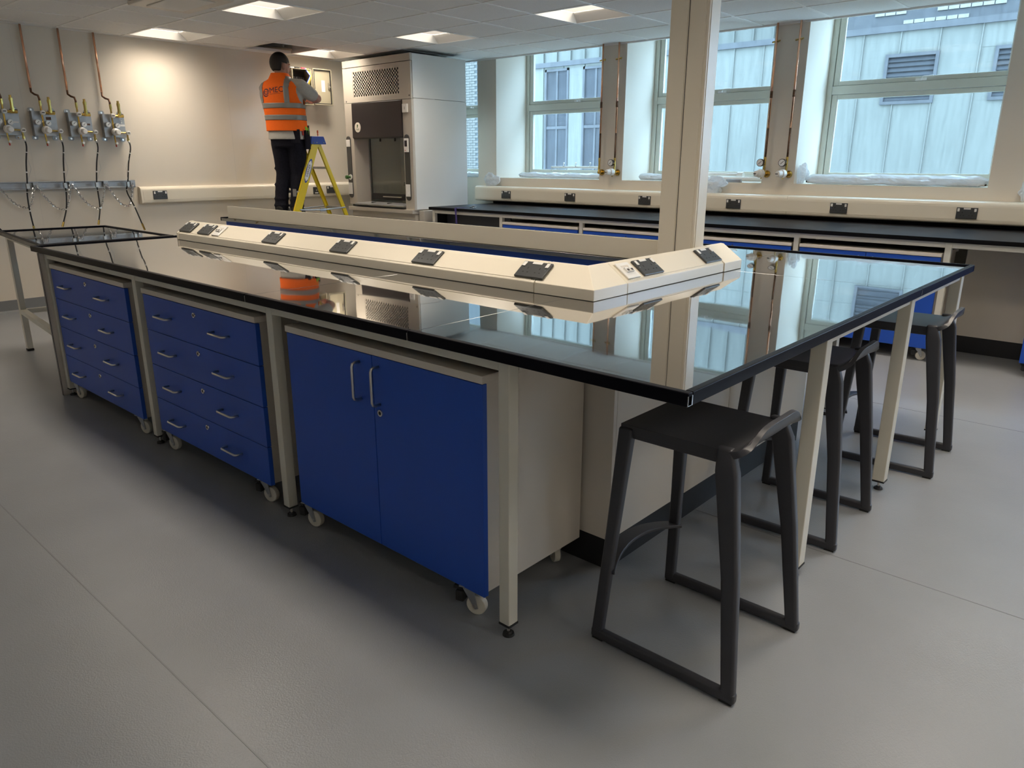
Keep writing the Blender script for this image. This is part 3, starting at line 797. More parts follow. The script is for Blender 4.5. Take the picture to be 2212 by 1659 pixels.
# ------------------------------------------------------------------ window wall bench
YB = 4.40
wbm = thing('window_worktop', 'long matt black worktop along the window wall', 'worktop', (-2.6, 4.9, 0.853))
for a, b in ((-5.72, -3.05), (-3.049, 0.9)):
    B(a, YB, 0.853, b, 5.50, 0.883).build('worktop_panel', 'wtmatt', wbm, bev=0.003)
B(-5.72, 5.47, 0.8835, 0.9, 5.495, 0.935).build('upstand', 'wtmatt', wbm, bev=0.002)
wf = thing('window_bench_support', 'pale metal support with legs under the window wall bench', 'bench support', (-2.6, 4.45, 0))
wlx = (-5.66, -4.625, -3.585, -2.545, -1.505, -0.455)
for x in wlx: leg(wf, x, 4.44, 0.852)
for a, b in zip(wlx[:-1], wlx[1:]): B(a+0.02, 4.423, 0.815, b-0.02, 4.457, 0.852).build('rail', 'frame', wf, bev=0.002)
B(-0.435, 4.423, 0.815, 0.88, 4.457, 0.852).build('rail', 'frame', wf, bev=0.002)
kp = thing('kneehole_panel', 'pale panel with black plinth in the open kneehole below the window bench', 'panelling', (0.1, 4.94, 0))
B(-0.43, 4.93, 0.125, 0.9, 4.948, 0.850).build('panel', 'cream', kp)
B(-0.43, 4.936, 0, 0.9, 4.95, 0.125).build('plinth', 'blackmat', kp)
kp = thing('kneehole_panel', 'charcoal panel in the open bay beside the fume hood', 'panelling', (-5.1, 4.6, 0))
B(-5.63, 4.60, 0.10, -4.65, 4.618, 0.850).build('panel', 'darkgrey', kp)
B(-5.70, 4.46, 0.10, -5.682, 5.4, 0.850).build('end_panel', 'blackmat', kp)
def wunit(label, x0, x1, split):
    y0 = 4.415; dep = 0.5
    t = thing('window_bench_unit', label, 'cupboard', ((x0+x1)/2, y0+0.25, 0), 'blue units under the window bench')
    unit_body(t, x0, x1, y0, dep, z1=0.750)
    if split == 'doors':
        m = (x0+x1)/2
        for k, (a, b) in enumerate(((x0, m-0.0015), (m+0.0015, x1))):
            d = B(a, y0, 0.097, b, y0+0.019, 0.746).build('door', 'blue', t, bev=0.0012)
            d_handle(d, (m-0.05 if k == 0 else m+0.05, y0, 0.65), 0.064, 'z', 0.032)
            if k == 1: lock(d, m+0.05, y0, 0.56)
    else:
        hh = (0.746-0.097)/4
        for k in range(4):
            a = 0.746-(k+1)*hh+0.0015; b = 0.746-k*hh-0.0015
            f = B(x0, y0, a, x1, y0+0.019, b).build('drawer_front', 'blue', t, bev=0.0012)
            for fr in (0.215, 0.725): d_handle(f, (x0+(x1-x0)*fr, y0, b-0.083), 0.064, 'x', 0.032)
            lock(f, (x0+x1)/2, y0, b-0.026)
    for x, y, a, br in ((x0+0.06, y0+0.05, 0.35, True), (x1-0.06, y0+0.05, 0.45, True), (x1-0.06, y0+dep-0.06, 2.6, False)):
        castor(t, x, y, 0.100, a, br)
wunit('blue double-door unit under the window bench nearest the fume hood', -4.59, -3.62, 'doors')
wunit('blue drawer unit under the window bench left of the column', -3.55, -2.58, 'drawers')
wunit('blue drawer unit under the window bench just right of the column', -2.51, -1.54, 'drawers')
wunit('blue double-door unit under the window bench behind the farthest stool', -1.47, -0.49, 'doors')
wunit('blue unit under the window bench cut off by the right edge of the photo', 0.075, 0.85, 'doors')
# window wall trunking
wt2 = thing('wall_trunking', 'long ivory socket trunking under the window sill', 'trunking', (-2.6, 5.46, 1.0))
wp = [(YW-0.001, 0.912), (YT+0.03, 0.912), (YT+0.012, 0.916), (YT+0.003, 0.927), (YT, 0.945), (YT, 1.050), (YT+0.004, 1.070), (YT+0.018, 1.083), (YT+0.04, 1.087), (YW-0.001, 1.087)]
for a, b in ((-5.95, -2.0), (-1.999, 1.6)): MB().prism(wp, 'x', a, b).build('trunking_run', 'trunk', wt2, bev=0.002)
B(-5.94, YT-0.002, 0.947, 1.6, YT+0.001, 1.047).build('lid', 'trunk', wt2, bev=0.001)
# left wall trunking
wt3 = thing('wall_trunking', 'ivory socket trunking along the left wall behind the ladder', 'trunking', (XW, 3.2, 1.0))
gp = [(XW+0.0005, 0.955), (XW+0.045, 0.955), (XW+0.058, 0.962), (XG-0.002, 0.975), (XG-0.002, 1.085), (XW+0.058, 1.10), (XW+0.04, 1.118), (XW+0.0005, 1.122)]
MB().prism([(p[0], p[1]) for p in gp], 'y', 1.93, 5.5).build('trunking_run', 'trunk', wt3, bev=0.002)
MB().prism([(p[0]+(0.003 if p[0] > XW+0.01 else 0), p[1]+(0.002 if p[1] > 1.0 else -0.002)) for p in gp], 'y', 1.915, 1.932).build('end_cap', 'trunk', wt3, bev=0.003)
B(XG-0.002, 1.94, 0.986, XG, 5.5, 1.076).build('lid', 'trunk', wt3, bev=0.0006)

# ------------------------------------------------------------------ fume hood
fh = thing('fume_hood', 'tall grey fume hood with glass sash standing in the room corner', 'fume hood', (-6.46, 4.8, 0))
hx0, hx1, hy, hyr, ht = -7.08, -5.86, 4.32, 5.165, 2.50
# carcass: sides, back, roof, dividing floor
MB().box(hx1-0.02, hy+0.03, 2.046, hx1, hyr, ht-0.002).build('upper_side_panel', 'hoodside', fh, bev=0.002)
MB().box(hx1-0.02, hy+0.03, 0.845, hx1+0.003, hyr, 2.042).build('lower_side_panel', 'hoodside', fh, bev=0.002)
MB().box(hx0, hy+0.03, 0.845, hx0+0.02, hyr, ht-0.002).build('left_side_panel', 'hoodside', fh, bev=0.002)
MB().box(hx0+0.02, hyr-0.02, 0.845, hx1-0.02, hyr, 1.9).build('back_panel', 'hoodin', fh)
MB().box(hx0+0.02, hy+0.1, 1.95, hx1-0.02, hyr, 1.97).build('chamber_roof', 'hoodin', fh)
MB().box(hx0, hy, 2.425, hx1, hy+0.03, ht).build('top_trim', 'hood', fh, bev=0.002)
MB().box(hx0+0.02, hyr-0.02, 1.97, hx1-0.02, hyr, ht).build('upper_back', 'hooddark', fh)  # coloured near-black so the grille holes look dark inside
MB().cyl((-6.25, 4.85, 1.97), (-6.25, 4.85, 2.5), 0.13, n=24).build('duct', 'white', fh, smooth=True)
# perforated front panel
gx0, gx1, gz0, gz1 = -6.890, -6.052, 2.095, 2.372
pf = MB()
pf.box(hx0, hy, 2.037, gx0, hy+0.02, 2.420).box(gx1, hy, 2.037, hx1, hy+0.02, 2.420).box(gx0, hy, 2.037, gx1, hy+0.02, gz0).box(gx0, hy, gz1, gx1, hy+0.02, 2.420)
pf.build('front_panel', 'hood', fh)
pl_ = B(gx0, hy+0.003, gz0, gx1, hy+0.007, gz1).build('perforated_grille', 'hood', fh)
hl = MB(); nx_, nz_ = 19, 13
for j in range(nz_):
    for i in range(nx_ if j % 2 == 0 else nx_-1):
        x = gx0+0.022+(gx1-gx0-0.044)*(i+(0.5 if j % 2 else 0))/(nx_-1); z = gz0+0.016+(gz1-gz0-0.032)*j/(nz_-1)
        hl.cyl((x, hy-0.01, z), (x, hy+0.02, z), 0.0134, n=10)
ho_ = hl.build('cutter', 'hood', None)
bo_ = pl_.modifiers.new('holes', 'BOOLEAN'); bo_.object = ho_; bo_.solver = 'FAST'; bo_.operation = 'DIFFERENCE'
bpy.context.view_layer.update()
me_ = bpy.data.meshes.new_from_object(pl_.evaluated_get(bpy.context.evaluated_depsgraph_get()))
pl_.modifiers.clear(); pl_.data = me_; bpy.data.objects.remove(ho_)
B(hx0+0.02, hy+0.03, ht-0.012, hx1-0.02, hyr-0.02, ht-0.002).build('roof_light_block', 'hooddark', fh)  # unseen roof added to darken the space behind the grille
B(hx0+0.05, hy-0.001, 2.4185, hx1-0.03, hy+0.001, 2.4215).build('panel_seam', 'darkdetail', fh)
for x, z in ((-7.03, 2.055), (-5.89, 2.07)):
    MB().cyl((x, hy, z), (x, hy-0.003, z), 0.008, n=10).build('panel_lock', 'hooddark', fh)
# front posts with chamfered inner face
for sx, xa, xb in ((1, hx0, -6.93), (-1, hx1, -6.015)):
    pts = [(xa, hy+0.05), (xa, hy), (xb, hy), (xb+sx*0.10, hy+0.13), (xb+sx*0.10, hy+0.15), (xb-sx*0.02, hy+0.05)]
    MB().prism(pts, 'z', 0.87 if sx == 1 else 0.835, 2.033).build('front_post', 'hood', fh, bev=0.004)
# dark header
o = MB().prism([(hy-0.012, 2.030), (hy+0.06, 2.035), (hy+0.06, 1.632), (hy-0.004, 1.632), (hy-0.018, 1.645)], 'x', -6.928, -6.017).build('header_panel', 'hooddark', fh, bev=0.006)
bx, bz = -6.815, 1.76
lg = MB().cyl((bx, hy-0.017, bz), (bx, hy-0.021, bz), 0.056, n=28).build('round_badge', 'cream', o)
MB().sph((bx, hy-0.022, bz+0.022), 0.012, 0.002, 0.012).sph((bx-0.004, hy-0.022, bz+0.004), 0.010, 0.002, 0.008).box(bx-0.03, hy-0.0222, bz-0.02, bx+0.03, hy-0.0208, bz-0.016).box(bx-0.022, hy-0.0222, bz-0.030, bx+0.022, hy-0.0208, bz-0.027).build('badge_emblem', 'gnob', lg)
# switch strips
for cx, kind in ((-7.032, 'l'), (-5.955, 'r')):
    z0, z1, r = 0.945, 1.665, 0.042; pts = []
    for k in range(13): a = PI*k/12; pts.append((cx+r*math.cos(a), z1-r+r*math.sin(a)))
    for k in range(13): a = PI+PI*k/12; pts.append((cx+r*math.cos(a), z0+r+r*math.sin(a)))
    s = MB().prism(pts, 'y', hy-0.008, hy+0.002).build('switch_strip', 'socket', fh, bev=0.002)
    if kind == 'l':
        B(cx-0.036, hy-0.014, 1.545, cx+0.036, hy-0.007, 1.625).build('switch_plate', 'white', s, bev=0.002)
        B(cx-0.008, hy-0.018, 1.565, cx+0.008, hy-0.013, 1.60).build('rocker', 'white', s)
        MB().cyl((cx+0.01, hy-0.008, 1.19), (cx+0.01, hy-0.018, 1.19), 0.032, n=22).build('valve_collar', 'white', s)
        MB().lathe([(0, 0.014), (0.03, 0.014), (0.034, 0.023), (0.06, 0.021), (0.062, 0.01)], (cx+0.01, hy-0.018, 1.19), (0, -1, 0)).build('valve_knob', 'gnob', s, smooth=False)
    else:
        c = B(cx-0.036, hy-0.020, 1.475, cx+0.036, hy-0.007, 1.622).build('controller', 'white', s, bev=0.003)
        B(cx-0.022, hy-0.021, 1.535, cx+0.020, hy-0.0195, 1.60).build('display', 'hooddark', c)
        MB().cyl((cx-0.012, hy-0.020, 1.495), (cx-0.012, hy-0.022, 1.495), 0.005, n=10).build('button', 'red', c)
    p = B(cx-0.036, hy-0.014, 0.99, cx+0.036, hy-0.007, 1.125).build('switch_plate', 'white', s, bev=0.002)
    for z in (1.03, 1.085): B(cx-0.007, hy-0.018, z-0.012, cx+0.007, hy-0.013, z+0.012).build('rocker', 'white', p)
# small label box on right post
b = B(-5.995, hy-0.022, 1.895, -5.915, hy, 1.985).build('number_plate', 'white', fh, bev=0.003)
textmb('1', 0.045, axes((1, 0, 0), (0, 0, 1), (0, -1, 0), (-5.955, hy-0.0225, 1.94))).build('number', 'darkdetail', b)
# sash
sh = MB(); sx0, sx1, sy = -6.79, -6.035, hy+0.125
sh.box(sx0, sy, 0.93, sx1, sy+0.03, 1.005).box(sx0-0.012, sy+0.01, 0.93, sx0, sy+0.02, 1.80)
so = sh.build('sash_frame', 'blackmat', fh, bev=0.003)
B(sx0, sy+0.008, 1.005, sx1, sy+0.016, 1.80).build('sash_glass', 'hoodglass', so)
B(sx0+0.22, sy-0.012, 0.962, sx0+0.56, sy+0.001, 0.974).build('sash_handle', 'steel', so, bev=0.002)
for x in (sx0+0.20, sx0+0.47): B(x-0.012, sy, 1.60, x+0.012, sy+0.006, 1.635).build('sash_stop', 'blackmat', so)
MB().tube([(-6.18, sy+0.12, 1.14), (-6.25, sy+0.10, 1.14), (-6.285, sy+0.10, 1.13), (-6.29, sy+0.10, 1.10)], 0.012, n=8).build('swan_neck_tap', 'blackmat', fh, smooth=True)
# airfoil and base
MB().prism([(hy-0.035, 0.868), (hy-0.035, 0.885), (hy+0.13, 0.905), (hy+0.13, 0.868)], 'x', -6.93, -6.02).build('airfoil_sill', 'zinc', fh, bev=0.002)
for x in (-6.63, -6.33): B(x-0.05, hy+0.02, 0.894, x-0.046, hy+0.09, 0.903).build('airfoil_slot', 'darkdetail', fh)
B(hx0+0.01, hy-0.03, 0.80, hx1-0.01, hyr, 0.8445).build('hood_worktop', 'hood', fh, bev=0.004)
B(hx0+0.02, hy+0.02, 0.0, hx1-0.02, hyr, 0.798).build('base_cabinet', 'hood', fh, bev=0.003)
B(-5.86, hy+0.06, 0.0, -5.775, 4.9, 0.835).build('base_side_block', 'hood', fh, bev=0.003)

# lanyard on the worktop corner
ly = thing('lanyard', 'purple lanyard with metal clip hanging over the window bench edge', 'lanyard', (-5.25, 4.4, 0.88))
m = MB()
def ribbon(mb, pts, wv, th=0.0012):
    vs = []; fs = []
    for p in pts:
        for a, b in ((-1, -1), (1, -1), (1, 1), (-1, 1)): vs.append((p[0]+wv[0]*a, p[1]+wv[1]*a+b*th*0.7, p[2]+wv[2]*a+b*th*0.7))
    k = len(pts)
    for i in range(k-1):
        for j in range(4): fs.append((4*i+j, 4*i+(j+1) % 4, 4*i+4+(j+1) % 4, 4*i+4+j))
    fs += [(3, 2, 1, 0), (4*k-4, 4*k-3, 4*k-2, 4*k-1)]
    return mb.add(vs, fs)
lx = -5.27
ribbon(m, [(lx+0.06, 4.52, 0.886), (lx+0.02, 4.44, 0.889), (lx, 4.40, 0.889), (lx, 4.393, 0.882), (lx+0.004, 4.392, 0.80), (lx+0.008, 4.393, 0.72), (lx+0.012, 4.394, 0.62)], (0.012, 0, 0))
ribbon(m, [(lx+0.05, 4.50, 0.889), (lx+0.01, 4.43, 0.891), (lx-0.006, 4.396, 0.890), (lx-0.006, 4.389, 0.880), (lx+0.012, 4.389, 0.78), (lx+0.02, 4.39, 0.66)], (0.010, 0, 0))
m.build('strap', 'purple', ly)
MB().tube([(lx+0.07, 4.54, 0.890), (lx+0.12, 4.56, 0.908), (lx+0.16, 4.55, 0.900), (lx+0.17, 4.53, 0.890), (lx+0.12, 4.52, 0.889)], 0.005, n=6).build('clip', 'chrome', ly, smooth=True)

# ------------------------------------------------------------------ things on the window wall
def regulator_proto(label):
    """wall pipe drop in local frame: x along wall, z up (0 = pipe bottom outlet), -y out of the wall"""
    t = thing('gas_pipe_drop', label, 'gas pipe', (0, 0, 0), 'copper gas drops on the window piers')
    y = -0.045
    MB().tube([(0, y, ZC-1.22-0.002+0.02), (0, y, 0.40)], 0.0095, n=10).build('copper_pipe', 'copper', t, smooth=True)
    MB().tube([(0, y, 0.40), (0, y, 0.12)], 0.0097, n=10).build('scorched_pipe', 'coppdark', t, smooth=True)
    MB().tube([(0, y, 0.72), (0, y, 0.66)], 0.0125, n=10).build('pipe_coupling', 'coppdark', t, smooth=True)
    MB().cyl((0, 0, 1.13), (0, y, 1.13), 0.004, n=8).tube([(-0.035, y, 1.125), (0.035, y, 1.135)], 0.008, n=8).build('pipe_clip', 'brass', t)
    MB().tube([(0, y, 0.125), (0, y, 0.07)], 0.010, n=10).cyl((0, y, 0.15), (0, y, 0.115), 0.012, n=6).build('fitting', 'brass', t)
    MB().cyl((0.012, 0, 0.0), (0.012, -0.012, 0.0), 0.032, n=20).cyl((0.006, -0.01, 0.0), (0.004, -0.06, 0.0), 0.017, n=14).tube([(0, y, 0.075), (0.0, y-0.005, 0.03), (0.004, -0.055, 0.0)], 0.011, n=10).build('outlet_body', 'brass', t)
    return t
p0 = regulator_proto('copper gas drop with bare brass outlet on the left window pier')
ZB = 1.265
p0.location = (-4.163, YW, ZB)
def regulator_on(t):
    keep = t.location.copy(); t.location = (0, 0, 0)
    b = MB().cyl((0, -0.045, 0.095), (-0.002, -0.075, 0.095), 0.007, n=8)
    b.build('gauge_stem', 'brass', t)
    g_ = MB().cyl((-0.03, -0.055, 0.10), (-0.03, -0.085, 0.10), 0.034, n=22).build('gauge', 'hooddark', t)
    MB().cyl((-0.03, -0.085, 0.10), (-0.03, -0.087, 0.10), 0.029, n=22).build('gauge_face', 'gaugeface', g_)
    MB().tube([(-0.042, -0.0885, 0.088), (-0.014, -0.0885, 0.114)], 0.0022, n=5).build('needle', 'darkdetail', g_)
    k = MB().lathe([(0, 0.024), (0.015, 0.036), (0.05, 0.038), (0.056, 0.030), (0.095, 0.027), (0.10, 0.022)], (-0.005, -0.05, 0.005), (-0.35, -1, -0.02), n=24).build('regulator_knob', 'white', t, smooth=False)
    MB().box(-0.055, -0.149, 0.0, -0.030, -0.1465, 0.007).build('knob_mark', 'darkdetail', k)
    MB().cyl((-0.015, -0.05, -0.01), (-0.02, -0.06, -0.045), 0.006, n=8).build('hose_tail', 'brass', t)
    t.location = keep
pr = dup(p0, 'copper gas drop with gauge and white knob on the left window pier', loc=(-3.962, YW, ZB)); regulator_on(pr)
zc = 1.300
q1 = dup(pr, 'left copper gas drop with gauge and white knob on the right window pier', loc=(-2.294, YW, zc-0.03))
q2 = dup(pr, 'copper gas drop beside the plastic bag on the right window pier', loc=(-2.086, YW, zc-0.03))

def crumple(name, label, cat, c, r, seed, matn='plastic', amp=0.35, parent=None, sub=4):
    bm = bmesh.new(); bmesh.ops.create_icosphere(bm, subdivisions=sub, radius=1.0)
    from mathutils import noise
    for v in bm.verts:
        q = v.co.copy()
        n = noise.ridged_multi_fractal(q*0.9+Vector((seed*3.1, seed, -seed)), 0.9, 2.1, 4, 1.0, 2.0)
        n2 = noise.noise(q*1.1+Vector((seed, 7.0, seed*2)))
        v.co *= max(0.25, 0.62+0.30*n+0.55*n2)
        v.co = Vector((v.co.x*r[0], v.co.y*r[1], v.co.z*r[2]))
    me = bpy.data.meshes.new(name); bm.to_mesh(me); bm.free()
    o = bpy.data.objects.new(name, me); COL.objects.link(o); o.location = c
    me.materials.append(MT[matn])
    if label: tag(o, label, cat)
    if parent: o.parent = parent; o.location = Vector(c)-wloc(parent)
    return o
def wrapped(label, x0, x1, y, z, rr, seed):
    """a blind wrapped in white polythene lying on the sill"""
    from mathutils import noise
    n = 40; k = 14; vs = []; fs = []
    for i in range(n+1):
        u = i/n; x = x0+(x1-x0)*u
        e = min(1, min(u, 1-u)*14+0.25)
        for j in range(k):
            a = 2*PI*j/k
            q = 1+0.38*(noise.noise(Vector((x*5, a*1.3, seed)))) + 0.18*noise.noise(Vector((x*17, a*2.5, seed+4)))
            zz = rr*e*q*math.sin(a)*0.85
            vs.append((x, y+rr*1.5*e*q*math.cos(a), z+max(zz, -rr*0.8)))
    for i in range(n):
        fs += [(i*k+j, i*k+(j+1) % k, (i+1)*k+(j+1) % k, (i+1)*k+j) for j in range(k)]
    fs += [tuple(range(k-1, -1, -1)), tuple(range(n*k, (n+1)*k))]
    t = thing('wrapped_blind', label, 'wrapped blind', ((x0+x1)/2, y, z), 'wrapped blinds on the sills')
    MB().add(vs, fs).build('plastic_wrap', 'plastic', t, smooth=False)
    B(x0+0.03, y-rr*0.55, z-rr*0.7, x1-0.03, y+rr*0.55, z+rr*0.35).build('blind_cassette', 'white', t, bev=0.006)
    for x in (x0+0.02, x1-0.05): B(x, y-rr*0.5, z-rr*0.6, x+0.028, y+rr*0.1, z+rr*0.1).build('end_bracket', 'darkdetail', t)
    return t
wrapped('white wrapped blind on the sill of the long right-hand window', -1.98, -0.50, 5.70, SILL+0.042, 0.050, 3)
crumple('plastic_bag', 'clear crumpled plastic bag beside the right pair of wall pipes', 'plastic bag', (-1.985, 5.62, SILL+0.080), (0.055, 0.045, 0.085), 5)
wrapped('white wrapped blind on the sill right beside the fume hood', -6.5, -5.80, 5.66, SILL+0.030, 0.036, 9)
crumple('plastic_bag', 'clear plastic bag drooping over the sill near the fume hood', 'plastic bag', (-5.755, 5.495, SILL-0.030), (0.12, 0.05, 0.085), 8)
wrapped('white wrapped blind on the sill of the window left of the column pipes', -5.58, -4.30, 5.80, SILL+0.032, 0.036, 14)
crumple('plastic_bag', 'crumpled plastic bag drooping over the sill just right of the column', 'plastic bag', (-2.78, 5.500, SILL-0.025), (0.12, 0.055, 0.085), 21)
crumple('plastic_bag', 'clear plastic bag at the right edge of the photo on the sill', 'plastic bag', (-0.215, 5.50, SILL-0.01), (0.05, 0.03, 0.07), 27)
wrapped('white wrapped blind on the sill directly left of the column', -3.82, -3.25, 5.78, SILL+0.034, 0.038, 17)
# bare blind rails right of the column
t = thing('roller_blind', 'bare white roller blind rails lying on the sill right of the column', 'roller blind', (-2.7, 5.75, SILL))
MB().tube([(-3.22, 5.72, SILL+0.03), (-2.36, 5.72, SILL+0.03)], 0.022, n=12).build('blind_tube', 'white', t, smooth=True)
MB().tube([(-3.22, 5.86, SILL+0.068), (-2.70, 5.86, SILL+0.068)], 0.018, n=12).build('blind_tube', 'white', t, smooth=True)
MB().cyl((-2.72, 5.86, SILL+0.066), (-2.66, 5.86, SILL+0.066), 0.03, n=16).box(-2.70, 5.84, SILL+0.001, -2.68, 5.88, SILL+0.06).build('chain_drive', 'white', t)
B(-2.70, 5.575, SILL+0.002, -2.55, 5.61, SILL+0.032).build('end_bracket', 'zinc', t, bev=0.003)
# clothes-horse like rail on sill of window 2
t = thing('restrictor_rail', 'thin chrome rail on splayed wire legs on the window sill', 'rail', (-4.85, 5.99, SILL))
MB().tube([(-5.22, 5.99, SILL+0.125), (-4.35, 5.99, SILL+0.125)], 0.014, n=10).build('rail_tube', 'white', t, smooth=True)
for x in (-5.22, -4.50):
    MB().tube([(x-0.02, 5.97, SILL+0.003), (x+0.01, 5.985, SILL+0.125), (x+0.06, 5.99, SILL+0.003)], 0.004, n=6).build('wire_leg', 'chrome', t)
for x in (-5.03, -4.85, -4.64): MB().tube([(x, 5.985, SILL+0.13), (x+0.008, 5.98, SILL+0.165)], 0.006, n=6).sph((x+0.01, 5.98, SILL+0.172), 0.010, nu=8, nv=6).build('rail_clip', 'chrome', t)

# ------------------------------------------------------------------ gas manifolds on the left wall
def make_manifold(label):
    """local: x out of wall, y along the wall, z up; origin at plate centre on the wall"""
    t = thing('gas_manifold', label, 'gas manifold', (0, 0, 0), 'gas manifolds on the left wall')
    d = 0.062
    MB().box(d-0.002, -0.100, -0.105, d, 0.100, 0.110).box(0.0, -0.100, -0.105, d-0.002, -0.098, 0.110).box(0.0, 0.098, -0.105, d-0.002, 0.100, 0.110).box(0.0, -0.098, 0.108, d-0.002, 0.098, 0.110).build('backplate', 'zinc', t)
    for s in (-1, 1):
        for z in (-1, 1):
            y0 = s*0.085
            pl_ = MB().prism([(y0-0.026, z*0.107), (y0+0.026, z*0.107), (y0+0.026, z*0.132), (y0+0.016, z*0.142), (y0-0.016, z*0.142), (y0-0.026, z*0.132)], 'x', 0.0, 0.003)
            o = pl_.build('fixing_lug', 'zinc', t)
            MB().cyl((0.003, y0, z*0.124), (0.006, y0, z*0.124), 0.009, n=12).build('screw', 'chrome', o)
    X = d+0.03
    MB().tube([(X, -0.025, 0.165), (X, -0.025, -0.115)], 0.0085, n=10).tube([(X, -0.025, -0.055), (X, 0.095, -0.062)], 0.007, n=10).tube([(X, -0.025, 0.095), (X, 0.05, 0.095)], 0.012, n=8).build('brass_pipework', 'brass', t)
    MB().cyl((X, 0.03, 0.095), (X, 0.085, 0.095), 0.015, n=6).cyl((X, 0.05, 0.095), (X, 0.05, 0.135), 0.017, n=6).cyl((X, 0.05, 0.135), (X, 0.05, 0.185), 0.0145, n=6).cyl((X, 0.05, 0.185), (X, 0.05, 0.212), 0.017, n=6).cyl((X, 0.05, 0.212), (X, 0.05, 0.235), 0.011, n=10).build('relief_valve', 'brass', t)
    MB().cyl((X, -0.025, 0.155), (X, -0.025, 0.20), 0.012, n=6).build('inlet_fitting', 'brass', t)
    def knob(y, z, r, ln, nm):
        k = MB().lathe([(0, r*0.8), (ln*0.2, r), (ln*0.8, r), (ln, r*0.8)], (X+0.012, y, z), (1, 0.05, 0), n=18).build(nm, 'white', t)
        B(X+0.013+ln, y-0.012, z-0.004, X+0.0145+ln, y+0.012, z+0.004).build('knob_mark', 'darkdetail', k)
    knob(-0.025, 0.095, 0.022, 0.03, 'valve_knob')
    knob(0.098, -0.062, 0.021, 0.03, 'valve_knob')
    MB().lathe([(0, 0.03), (0.01, 0.035), (0.035, 0.035), (0.042, 0.026), (0.068, 0.025), (0.073, 0.020)], (X, -0.022, -0.055), (1, 0.25, -0.05), n=22).build('regulator_knob', 'white', t)
    for y, z in ((-0.070, 0.012), (0.015, 0.005)):
        g_ = MB().cyl((X-0.012, y, z), (X+0.014, y, z), 0.0235, n=20).build('gauge', 'steel', t)
        MB().cyl((X+0.014, y, z), (X+0.0155, y, z), 0.0205, n=20).build('gauge_face', 'gaugeface', g_)
        MB().tube([(X+0.0165, y-0.010, z-0.008), (X+0.0165, y+0.009, z+0.010)], 0.0018, n=5).build('needle', 'darkdetail', g_)
    MB().tube([(X, -0.025, -0.11), (X, -0.022, -0.175)], 0.0075, n=8).build('vent_tail', 'brass', t)
    MB().cyl((X, -0.018, -0.162), (X+0.02, -0.016, -0.162), 0.011, n=12).build('vent_knob', 'white', t)
    MB().cyl((X, -0.022, -0.175), (X, -0.020, -0.195), 0.0065, n=8).build('red_tip', 'red', t)
    MB().tube([(X, 0.098, -0.075), (X, 0.099, -0.135)], 0.009, n=8).cyl((X, 0.099, -0.115), (X, 0.100, -0.14), 0.012, n=6).build('outlet_fitting', 'brass', t)
    B(d, 0.035, 0.092, d+0.001, 0.098, 0.118).build('black_label', 'darkdetail', t)
    # copper riser up to the ceiling
    top = ZC-1.705
    MB().tube([(0.03, -0.063, top), (0.03, -0.063, 0.31)], 0.0095, n=10).build('copper_riser', 'copper', t, smooth=True)
    MB().tube([(0.03, -0.063, 0.31), (0.03, -0.063, 0.275), (0.05, -0.045, 0.255), (X-0.005, -0.030, 0.245), (X, -0.025, 0.215), (X, -0.025, 0.185)], 0.0095, n=8).build('scorched_pipe', 'coppdark', t, smooth=True)
    return t
mf = make_manifold('gas manifold at the left end of the row, partly cut off by the photo edge')
ZM = 1.705
mys = (0.835, 1.141, 1.447, 1.753)
mf.location = (XW, mys[0], ZM)
m2 = dup(mf, 'gas manifold second from the left with a dark plate under its relief valve', loc=(XW, mys[1], ZM))
m3 = dup(mf, 'gas manifold third from the left with a small dark tag', loc=(XW, mys[2], ZM))
m4 = dup(mf, 'gas manifold farthest right, nearest the worker', loc=(XW, mys[3], ZM))
def plate(par, y0, z0, y1, z1, mtn, nm='label_plate'):
    return B(XW+0.062, par.location.y+y0, ZM+z0, XW+0.0635, par.location.y+y1, ZM+z1).build(nm, mtn, par)
plate(mf, 0.028, 0.0, 0.09, 0.014, 'white')
p = plate(m2, 0.012, 0.035, 0.055, 0.062, 'coppdark')
textmb('CO2', 0.02, axes((0, 1, 0), (0, 0, 1), (1, 0, 0), (XW+0.064, m2.location.y+0.033, ZM+0.048))).build('lettering', 'hole', p)
plate(m3, 0.045, 0.0, 0.082, 0.016, 'coppdark')
plate(m4, 0.04, 0.0, 0.098, 0.018, 'white')
plate(m4, 0.065, 0.03, 0.075, 0.04, 'white'); plate(m4, 0.065, 0.048, 0.075, 0.056, 'white')

